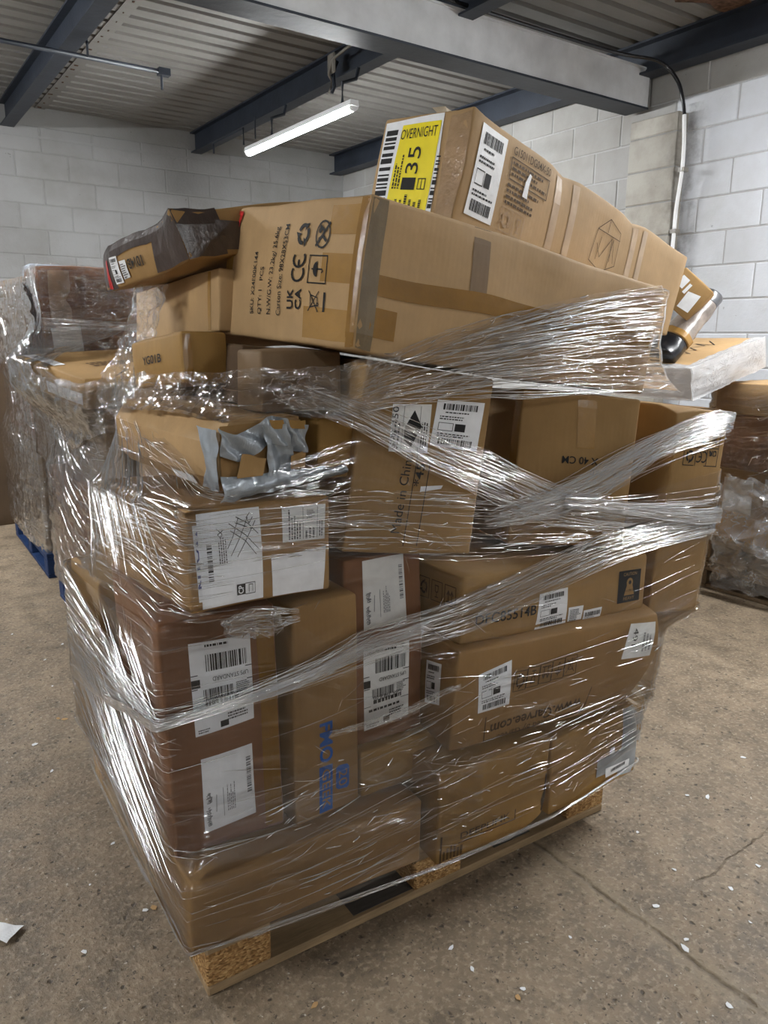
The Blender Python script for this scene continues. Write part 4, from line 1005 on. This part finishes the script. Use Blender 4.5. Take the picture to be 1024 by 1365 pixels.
#@FILMEND
_hash = np.random.RandomState(3).rand(512)
def vnoise(x, y, seed=0):
    xi = np.floor(x).astype(int); yi = np.floor(y).astype(int); fx = x - xi; fy = y - yi
    fx = fx * fx * (3 - 2 * fx); fy = fy * fy * (3 - 2 * fy)
    h = lambda a, b: _hash[(a * 73 + b * 179 + seed * 31 + (a * b) % 97) % 512]
    return (h(xi, yi) * (1 - fx) + h(xi + 1, yi) * fx) * (1 - fy) + (h(xi, yi + 1) * (1 - fx) + h(xi + 1, yi + 1) * fx) * fy
def film_band(wr, name, ctl, mat, parent, off=.006, pleat=.0, pf=60, crum=0, rows=None, dth=.6, seed=0):
    """ctl: list of (theta deg, z low, z high), theta increasing; wraps tightly round wr"""
    ctl = np.array(ctl, float); th = np.arange(ctl[0, 0], ctl[-1, 0] + dth * .5, dth)
    lo = np.interp(th, ctl[:, 0], ctl[:, 1]); hi = np.interp(th, ctl[:, 0], ctl[:, 2])
    k = np.ones(9) / 9
    sm = lambda a: np.convolve(np.pad(a, 4, 'edge'), k, 'valid')
    lo, hi = sm(lo), sm(hi)
    rows = rows or int(max(8, (hi - lo).max() / .006)); t = np.linspace(0, 1, rows)
    Z = lo[None] + (hi - lo)[None] * t[:, None]; TH = np.repeat(np.radians(th)[None], rows, 0)
    Rr = wr.r(TH, Z)
    mid = (lo + hi) / 2; rm = wr.r(np.radians(th), mid)
    px = wr.c[0] + rm * np.cos(np.radians(th)); py = wr.c[1] + rm * np.sin(np.radians(th))
    sarc = np.concatenate([[0], np.cumsum(np.sqrt(np.diff(px) ** 2 + np.diff(py) ** 2 + np.diff(mid) ** 2))])
    SU = np.repeat(sarc[None], rows, 0); SV = (t[:, None] - .5) * np.maximum(hi - lo, .02)[None]
    d = np.full_like(Z, off)
    if pleat: d = d + pleat * np.abs(vnoise(SU * 3 + 40, (t[:, None] * np.ones_like(Z)) * pf * (hi - lo).mean() + 9, seed) * 2 - 1)
    if crum: d = d + crum * (vnoise(SU * 26 + 5, SV * 26 + 50, seed + 1) + .6 * vnoise(SU * 60 + 5, SV * 60 + 90, seed + 2))
    edge = 4 * t * (1 - t); d = d + (0 * edge)[:, None]
    Rr = Rr + d
    if crum: Z = Z + crum * .8 * (vnoise(SU * 20 + 3, SV * 24 + 20, seed + 5) - .5)
    V = np.stack([wr.c[0] + Rr * np.cos(TH), wr.c[1] + Rr * np.sin(TH), Z], 2).reshape(-1, 3)
    UV = np.stack([SU + seed * .37, SV + seed * .21], 2).reshape(-1, 2)
    n = len(th); me = bpy.data.meshes.new(name); nf = (rows - 1) * (n - 1)
    a = (np.arange(rows - 1)[:, None] * n + np.arange(n - 1)[None]).ravel(); F_ = np.stack([a, a + 1, a + n + 1, a + n], 1).astype(np.int32)
    me.vertices.add(len(V)); me.vertices.foreach_set('co', V.astype(np.float32).ravel())
    me.loops.add(nf * 4); me.loops.foreach_set('vertex_index', F_.ravel())
    me.polygons.add(nf); me.polygons.foreach_set('loop_start', np.arange(0, nf * 4, 4, dtype=np.int32)); me.polygons.foreach_set('use_smooth', np.ones(nf, dtype=bool))
    l = me.uv_layers.new(name='UVMap'); l.data.foreach_set('uv', UV.astype(np.float32)[F_.ravel()].ravel())
    me.update(calc_edges=True)
    return link(name, me, mat, parent)

def build_np(name, V, F_, mat, parent, UV=None):
    me = bpy.data.meshes.new(name); nf = len(F_)
    me.vertices.add(len(V)); me.vertices.foreach_set('co', V.astype(np.float32).ravel())
    me.loops.add(nf * 4); me.loops.foreach_set('vertex_index', F_.astype(np.int32).ravel())
    me.polygons.add(nf); me.polygons.foreach_set('loop_start', np.arange(0, nf * 4, 4, dtype=np.int32)); me.polygons.foreach_set('use_smooth', np.ones(nf, dtype=bool))
    me.update(calc_edges=True); return link(name, me, mat, parent)
def folds(wr, th0, z0, th1, z1, width, off, parent, seed=0, m=12):
    """fold ribs lying on the film; each runs from (th0,z0) to (th1,z1) and tapers at both ends"""
    n = len(th0); t = np.linspace(0, 1, m)[None]
    rs = np.random.RandomState(seed + 77)
    amp = rs.uniform(-.006, .006, (n, 1)) * np.minimum(1, np.abs(th1 - th0)[:, None] / 15)
    TH = np.radians(th0[:, None] + (th1 - th0)[:, None] * t); Z = z0[:, None] + (z1 - z0)[:, None] * t + amp * np.sin(t * 3.1)
    tap = np.sin(np.pi * (.04 + .92 * t)) ** .6; wv = width[:, None] * tap * (1 + .35 * (vnoise(TH * 40 + 9, Z * 90 + 5, seed) - .5))
    R0 = wr.r(TH, Z) + off
    P = np.stack([wr.c[0] + R0 * np.cos(TH), wr.c[1] + R0 * np.sin(TH), Z], 2)
    T_ = np.gradient(P, axis=1); T_ /= np.linalg.norm(T_, axis=2, keepdims=True) + 1e-9
    e = .01
    dz = np.stack([wr.c[0] + (wr.r(TH, Z + e) + off) * np.cos(TH), wr.c[1] + (wr.r(TH, Z + e) + off) * np.sin(TH), Z + e], 2) - P
    dt = np.stack([wr.c[0] + (wr.r(TH + .02, Z) + off) * np.cos(TH + .02), wr.c[1] + (wr.r(TH + .02, Z) + off) * np.sin(TH + .02), Z], 2) - P
    Nn = np.cross(dt, dz); Nn /= np.linalg.norm(Nn, axis=2, keepdims=True) + 1e-9
    Bn = np.cross(Nn, T_); h = wv[..., None]
    V = np.stack([P - Bn * h * .5, P - Bn * h * .28 + Nn * h * .42, P + Nn * h * .55, P + Bn * h * .28 + Nn * h * .42, P + Bn * h * .5], 2)   # n, m, 5, 3
    base = (np.arange(n)[:, None, None] * m + np.arange(m - 1)[None, :, None]) * 5 + np.arange(4)[None, None]
    base = base.ravel(); F_ = np.stack([base, base + 1, base + 6, base + 5], 1)
    o = build_np('film_folds', V.reshape(-1, 3), F_, FOLD, parent); o['kind'] = 'stuff'; return o
def band_folds(wr, ctl, parent, count, off, wmin=.0007, wmax=.0019, lmean=9, seed=0, rng=None):
    """folds that follow a band: short and long ribs parallel to its run"""
    rs = np.random.RandomState(seed); c_ = np.array(ctl, float); a, b = rng or (max(c_[0, 0], 145), min(c_[-1, 0], 342))
    th0 = rs.uniform(a, b, count); ln = np.clip(rs.exponential(lmean, count), 1.2, 40); th1 = np.minimum(th0 + ln, b + 2); t = rs.rand(count)
    zz = lambda th, t: np.interp(th, c_[:, 0], c_[:, 1]) * (1 - t) + np.interp(th, c_[:, 0], c_[:, 2]) * t
    t1 = np.clip(t + rs.normal(0, .025, count), 0, 1)
    width = wmin + (wmax - wmin) * rs.rand(count) ** 2.5
    return folds(wr, th0, zz(th0, t), th1, zz(th1, t1), width, off, parent, seed)
def fan_folds(wr, A, B_, count, parent, off, seed=0, wmin=.0008, wmax=.0028):
    """folds fanning from edge A=((th,z),(th,z)) to edge B"""
    rs = np.random.RandomState(seed); p = rs.rand(count); q = np.clip(p + rs.normal(0, .12, count), 0, 1)
    A = np.array(A); B_ = np.array(B_)
    S_ = A[0] + (A[1] - A[0]) * p[:, None]; E_ = B_[0] + (B_[1] - B_[0]) * q[:, None]
    a = rs.uniform(0, .55, count)[:, None]; b = np.clip(a + rs.uniform(.1, .6, count)[:, None], 0, 1)
    s0 = S_ + (E_ - S_) * a; s1 = S_ + (E_ - S_) * b
    width = wmin + (wmax - wmin) * rs.rand(count) ** 2.5
    return folds(wr, s0[:, 0], s0[:, 1], s1[:, 0], s1[:, 1], width, off, parent, seed, 16)
MAINW = Wrap([corners8(b) for b in BOXES.values() if b.wrapped], (1.1, 1.75), .05, 1.66, 6, 3)
sf = empty('stretch_film', (0, 0, 0)); tag(sf, 'clear plastic stretch film wound around the big front stack of cartons', 'plastic film')
BANDS = [  # kind, offset, pleat depth, crumple depth, (theta, z low, z high) ...
 ('thin', .006, .003, 0, [(0, .125, 1.0), (140, .125, .80), (165, .13, .95), (185, .13, 1.07), (215, .15, 1.07), (240, .15, 1.16), (275, .16, .96), (300, .18, .92), (330, .30, 1.0), (360, .125, 1.0)]),
 ('band', 0.009, 0.004, 0, [(124.9, 0.145, 0.764), (142.9, 0.145, 0.764), (163.2, 0.146, 0.764), (188.4, 0.147, 0.78), (211.6, 0.163, 0.814), (215.7, 0.165, 0.824), (219.8, 0.163, 0.833), (223.7, 0.161, 0.83), (225.8, 0.163, 0.829), (236.5, 0.173, 0.695), (239.5, 0.178, 0.657), (253.8, 0.202, 0.541), (269.6, 0.172, 0.413)]),
 ('band', 0.012, 0.005, 0, [(141.5, 0.327, 0.589), (159.5, 0.327, 0.589), (188.9, 0.171, 0.502), (194.3, 0.172, 0.486), (212.2, 0.176, 0.43), (215.8, 0.177, 0.435), (219.5, 0.172, 0.44), (223.7, 0.166, 0.45), (228.2, 0.169, 0.461), (236.5, 0.176, 0.495), (239.5, 0.182, 0.508), (253.4, 0.211, 0.55), (264.9, 0.214, 0.6), (271.7, 0.215, 0.598), (288.6, 0.222, 0.593), (306.1, 0.225, 0.604), (316.6, 0.237, 0.61), (332.6, 0.237, 0.61)]),
 ('band', 0.01, 0.004, 0, [(145.2, 0.773, 1.2), (163.2, 0.773, 1.2), (169.3, 0.78, 1.2), (179.8, 0.791, 1.181), (186.4, 0.802, 1.169), (198.6, 0.821, 1.17), (201.6, 0.826, 1.16), (212.1, 0.829, 1.123), (215.3, 0.83, 1.104), (219.8, 0.833, 1.077)]),
 ('band', 0.014, 0.004, 0, [(154.0, 0.887, 1.02), (172.0, 0.887, 1.02), (178.0, 0.887, 1.025), (197.5, 0.903, 1.042), (200.3, 0.905, 1.044), (215.4, 0.934, 1.056), (217.6, 0.938, 1.057), (224.4, 0.944, 1.061), (236.6, 0.926, 1.058), (252.9, 0.892, 1.036), (269.8, 0.863, 1.011), (297.0, 0.843, 0.978), (325.1, 0.793, 0.946), (341.1, 0.793, 0.946)]),
 ('dense', 0.017, 0.005, 0, [(139.6, 0.448, 0.774), (157.6, 0.448, 0.774), (186.1, 0.524, 0.706), (189.9, 0.537, 0.697), (209.6, 0.608, 0.636), (218.2, 0.636, 0.659), (228.5, 0.655, 0.69), (239.5, 0.701, 0.762), (253.2, 0.699, 0.777), (264.9, 0.711, 0.798), (283.5, 0.74, 0.829), (305.1, 0.794, 0.88), (316.5, 0.811, 0.89), (325.1, 0.815, 0.882), (341.1, 0.815, 0.882)]),
 ('dense', 0.015, 0.005, 0, [(228.5, 1.219, 1.267), (239.6, 1.164, 1.223), (253.3, 1.08, 1.158), (272.3, 0.995, 1.108), (288.2, 0.922, 1.028), (302.9, 0.89, 0.965), (324.4, 0.822, 0.887), (340.4, 0.822, 0.887)]),
 ('dense', 0.018, 0.005, 0, [(269.9, 0.936, 0.978), (292.6, 0.933, 1.009), (304.8, 0.964, 1.049), (314.5, 1.028, 1.092), (321.1, 1.101, 1.147), (326.4, 1.133, 1.162), (342.4, 1.133, 1.162)]),
 ('band', 0.012, 0.006, 0.004, [(238.1, 1.199, 1.275), (244.9, 1.208, 1.318), (253.4, 1.218, 1.347), (257.1, 1.225, 1.36), (274.8, 1.257, 1.393), (282.6, 1.25, 1.407), (299.5, 1.236, 1.438), (318.7, 1.208, 1.472), (322.9, 1.208, 1.48), (338.9, 1.208, 1.48)]),
 ('crumple', 0.014, 0.006, 0.022, [(186.5, 1.199, 1.266), (203.0, 1.198, 1.271), (209.0, 1.198, 1.276), (219.2, 1.198, 1.285), (221.6, 1.198, 1.285), (234.0, 1.198, 1.289), (239.6, 1.198, 1.302), (246.4, 1.21, 1.317)]),
 ('rope', 0.022, 0.004, 0.004, [(186.7, 0.526, 0.551), (209.5, 0.611, 0.631), (218.1, 0.638, 0.657), (228.5, 0.659, 0.68), (239.5, 0.708, 0.737), (253.3, 0.723, 0.756)]),
 ('rope', 0.026, 0.004, 0.004, [(292.8, 0.96, 0.987), (304.9, 0.93, 0.964), (314.9, 0.894, 0.93), (324.9, 0.842, 0.881), (340.9, 0.842, 0.881)]),
 ('crumple', 0.018, 0.004, 0.012, [(233.6, 0.54, 0.552), (242.8, 0.537, 0.557), (250.6, 0.551, 0.574), (260.8, 0.59, 0.603)]),
 ('crumple', 0.014, 0.008, 0.018, [(219.7, 0.798, 0.831), (222.6, 0.798, 0.855), (224.8, 0.77, 0.862), (227.1, 0.798, 0.831)]),
 ('rope', .012, .003, .003, [(150, .118, .135), (215, .150, .170), (240, .150, .168), (254, .155, .170), (275, .16, .172), (300, .17, .178), (318, .18, .186)]),
]
for i, (kind, off, pleat, crum, ctl) in enumerate(BANDS):
    film_band(MAINW, 'film_rope' if kind == 'rope' else 'film_band', ctl, FILM[kind], sf, off, pleat, 70, crum, seed=i)
    cnt = {'thin': 160, 'band': 420, 'dense': 760, 'rope': 90, 'crumple': 100}[kind]
    if i == 1: cnt = 120
    if i == 8: cnt = 700
    if i == 2: cnt = 260
    band_folds(MAINW, ctl, sf, cnt, off + .004, seed=i, rng=(146, 211) if i == 1 else None, lmean={'thin': 6, 'band': 9, 'dense': 12, 'rope': 14, 'crumple': 3}[kind])
for i, (a, b), n_ in ((2, (222, 316), 110), (4, (222, 325), 130), (5, (222, 325), 80), (8, (240, 322), 90), (3, (180, 219), 40)):
    band_folds(MAINW, BANDS[i][4], sf, n_, BANDS[i][1] + .006, (.0014), .0038, 2.6, 40 + i, (a, b))
fan_folds(MAINW, ((150, .60), (200, .84)), ((208, .20), (214, .60)), 110, sf, .018, 1)
fan_folds(MAINW, ((150, .35), (165, .78)), ((196, .17), (214, .30)), 80, sf, .018, 2)
fan_folds(MAINW, ((172, 1.20), (196, 1.18)), ((188, .85), (214, .90)), 110, sf, .018, 3)
fan_folds(MAINW, ((240, 1.22), (258, 1.34)), ((318, 1.22), (324, 1.47)), 160, sf, .02, 5, .0010, .0032)
fan_folds(MAINW, ((160, 1.05), (185, 1.20)), ((170, .80), (200, .84)), 60, sf, .018, 4)

def wrapped_group(keys, ctr, z0, z1, label, mat, ztop, more=(), crum=.012):
    b = [corners8(BOXES[k]) for k in keys]
    wr = Wrap(b, ctr, z0, z1, 5, 6)
    r = empty('stretch_film', (0, 0, 0)); tag(r, label, 'plastic film')
    film_band(wr, 'film_band', ztop, mat, r, .012, .01, 30, crum, rows=int((z1 - z0) / .016), dth=1.5, seed=11)
    for ctl, m_, cr in more: film_band(wr, 'film_band', ctl, m_, r, .022, .008, 30, cr, rows=26, dth=1.2, seed=12)
    band_folds(wr, ztop, r, 520, .03, .0012, .0040, 12, 21, (130, 300))
    return r
wrapped_group(['l1', 'l2', 'l3', 'l4', 'l4b'], (1.15, 3.6), .1, 1.66, 'dusty stretch film around the nearer left background stack', FILM['bg'],
    [(90, .12, 1.60), (160, .12, 1.60), (185, .12, 1.30), (215, .12, 1.16), (360, .12, 1.16), (450, .12, 1.6)],
    [([(110, .95, 1.64), (200, .85, 1.18), (240, .98, 1.16), (330, 1.0, 1.16)], FILM['bgcrumple'], .02)])
wrapped_group(['l5', 'l6', 'l7'], (1.2, 4.95), .1, 1.64, 'cloudy stretch film around the far left stack', FILM['bgcrumple'], [(0, .13, 1.63), (360, .13, 1.63)])
wrapped_group(['r1', 'r2', 'r3', 'r4', 'r5'], (4.08, 1.82), .25, 1.13, 'loose stretch film around the right edge stack', FILM['bg'], [(0, .42, 1.12), (140, .42, 1.12), (180, .70, 1.13), (215, .55, 1.12), (235, .30, 1.12), (360, .3, 1.12)])
wr7 = Wrap([corners8(BOXES['r7'])], (3.6, 2.4), 1.05, 1.38, 1, 1)
c = BOXES['r7']
ff = empty('stretch_film', (0, 0, 0)); tag(ff, 'milky film layers around the flat carton by the right wall', 'plastic film')
def face_film(c, face, q, mat, off=.006, n=18, amp=.006, seed=1):
    v = []; f = []; uv = []
    for j in range(n + 1):
        for i in range(n * 2 + 1):
            u = q[0] + (q[2] - q[0]) * i / (2 * n); w_ = q[1] + (q[3] - q[1]) * j / n
            p = c.at(face, u, w_, off); p = c.mw @ p; p += mnoise.noise_vector(p * 22) * amp; v.append(p); uv.append((u, w_))
    for j in range(n):
        for i in range(2 * n): k_ = j * (2 * n + 1) + i; f.append((k_, k_ + 1, k_ + 2 * n + 2, k_ + 2 * n + 1))
    return link('film_band', mesh('film_band', v, f, True, uv), mat, ff)
face_film(c, 'L', (-.01, -.01, .46, .155), WRAPW); face_film(c, 'R', (-.01, -.01, .63, .155), WRAPW)
face_film(c, 'T', (0, -.005, .62, .05), WRAPW); face_film(c, 'T', (-.005, 0, .06, .45), WRAPW)

for fc, q in (('R', (-.01, -.01, .62, .48)), ('L', (-.01, -.01, .51, .48))):
    ob = face_film(BOXES['l4'], fc, q, FILM['bgcrumple'], .012, 26, .012); ob.parent = None; ob.name = 'stretch_film'
    tag(ob, 'glossy film over the %s of the orange brown carton' % ('front' if fc == 'R' else 'left side'), 'plastic film')
# loose hanging film: crumpled sheets
def loose_film(name, fn, nu, nv, amp, fr, mat, label, seed=0):
    v = []; f = []; uv = []
    for j in range(nv + 1):
        for i in range(nu + 1):
            p = Vector(fn(i / nu, j / nv)); p += mnoise.noise_vector(p * fr + Vector((seed,) * 3)) * amp + mnoise.noise_vector(p * fr * 2.7 + Vector((seed,) * 3)) * amp * .45
            v.append(p); uv.append((i / nu * .4, j / nv * .4))
    for j in range(nv):
        for i in range(nu): q = j * (nu + 1) + i; f.append((q, q + 1, q + nu + 2, q + nu + 1))
    o = link(name, mesh(name, v, f, True, uv), mat); tag(o, label, 'plastic film'); return o
loose_film('loose_film', lambda s, t: (.60 - .10 * (1 - t) + .05 * s, 1.98 - .12 * s + .02 * math.sin(5 * t), 1.16 + .30 * t), 36, 80, .026, 16, FILM['bgcrumple'], 'crumpled strand of film hanging at the left end of the stack', 1)
loose_film('loose_film', lambda s, t: (3.70 - .06 * math.sin(3 * t) + .05 * s, 2.22 - .5 * s, .05 + .62 * t - .1 * s * t), 50, 60, .045, 10, m_film('film_torn_sheet', .22, .55, su=10, sv=30, gl=2.2, bs=1.8, crum=1.5), 'torn sheet of film hanging off the right edge stack', 2)

# ------------------------------------------------------------------ litter on the floor
SCRAP = m_plain('white_paper_scrap', (.75, .76, .78), .7, .2)
CHIPW = m_plain('wood_chip', (.45, .28, .13), .8, .2)
def scrap(x, y, s, mat, label, name='paper_scrap', group='litter scraps on the floor'):
    n = rnd.randint(5, 7); v = []; a0 = rnd.uniform(0, 6)
    for k in range(n):
        a = a0 + 2 * math.pi * k / n; r = s * rnd.uniform(.45, 1); v.append((r * math.cos(a) * 1.25, r * math.sin(a) * .8, .001 + rnd.uniform(0, .12) * s))
    v += [(p[0], p[1], p[2] + .0012) for p in v]
    f = [tuple(range(n))[::-1], tuple(range(n, 2 * n))] + [(k, (k + 1) % n, n + (k + 1) % n, n + k) for k in range(n)]
    o = link(name, mesh(name, v, f), mat); o.location = (x, y, 0); o.rotation_euler = (0, 0, rnd.uniform(0, 6))
    tag(o, label, 'litter', group); return o
SCRAPS = [(0.461, 3.653, 0.0089), (0.626, 3.409, 0.0101), (0.355, 2.566, 0.0161), (0.369, 2.366, 0.0128), (0.43, 1.9, 0.0082), (0.272, 1.556, 0.0102), (0.425, 1.607, 0.0104), (1.928, 1.161, 0.0112), (1.97, 1.123, 0.0182), (1.606, 0.982, 0.0091), (1.455, 0.926, 0.0145), (1.803, 0.867, 0.0104), (1.665, 0.859, 0.0111), (1.424, 0.822, 0.0122), (1.397, 0.808, 0.0149), (1.338, 0.664, 0.0117), (1.014, 0.935, 0.0096), (0.96, 1.106, 0.0107), (0.961, 1.035, 0.0105), (0.5, 2.994, 0.0093), (0.337, 1.771, 0.0059), (2.27, 1.189, 0.0121), (1.655, 1.134, 0.0073), (1.207, 0.977, 0.0065), (1.596, 0.769, 0.0069), (0.527, 3.273, 0.0083)]
def where(x, y):
    if x < .45: return "small torn white paper scrap on the open floor left of the pallet"
    if abs(x - 1.39) < .08: return "small torn white paper scrap beside the floor joint"
    if x < 1.31: return "small torn white paper scrap on the floor in front of the pallet"
    return "small torn white paper scrap on the floor right of the joint"
for x, y, s in SCRAPS: scrap(x, y, s * .8, SCRAP, where(x, y))
for x, y in [(0.462, 2.711), (0.479, 2.692), (0.444, 1.605), (0.99, 0.926), (0.63, 1.148)]: scrap(x, y, .010, CHIPW, "small brown splinter of wood on the concrete floor", "wood_splinter", "wood splinters on the floor")
pl = crumple_sheet('paper_sheet', SCRAP, None, lambda s, t: (-.028 + .056 * s, -.035 + .07 * t, .004 + .006 * math.sin(3 * s + 2 * t)), 8, 8, .003, 40, 3)
pl.location = (0.131, 1.717, .003); pl.rotation_euler = (0, 0, .7); tag(pl, 'folded white paper lying on the floor at the left edge', 'paper')
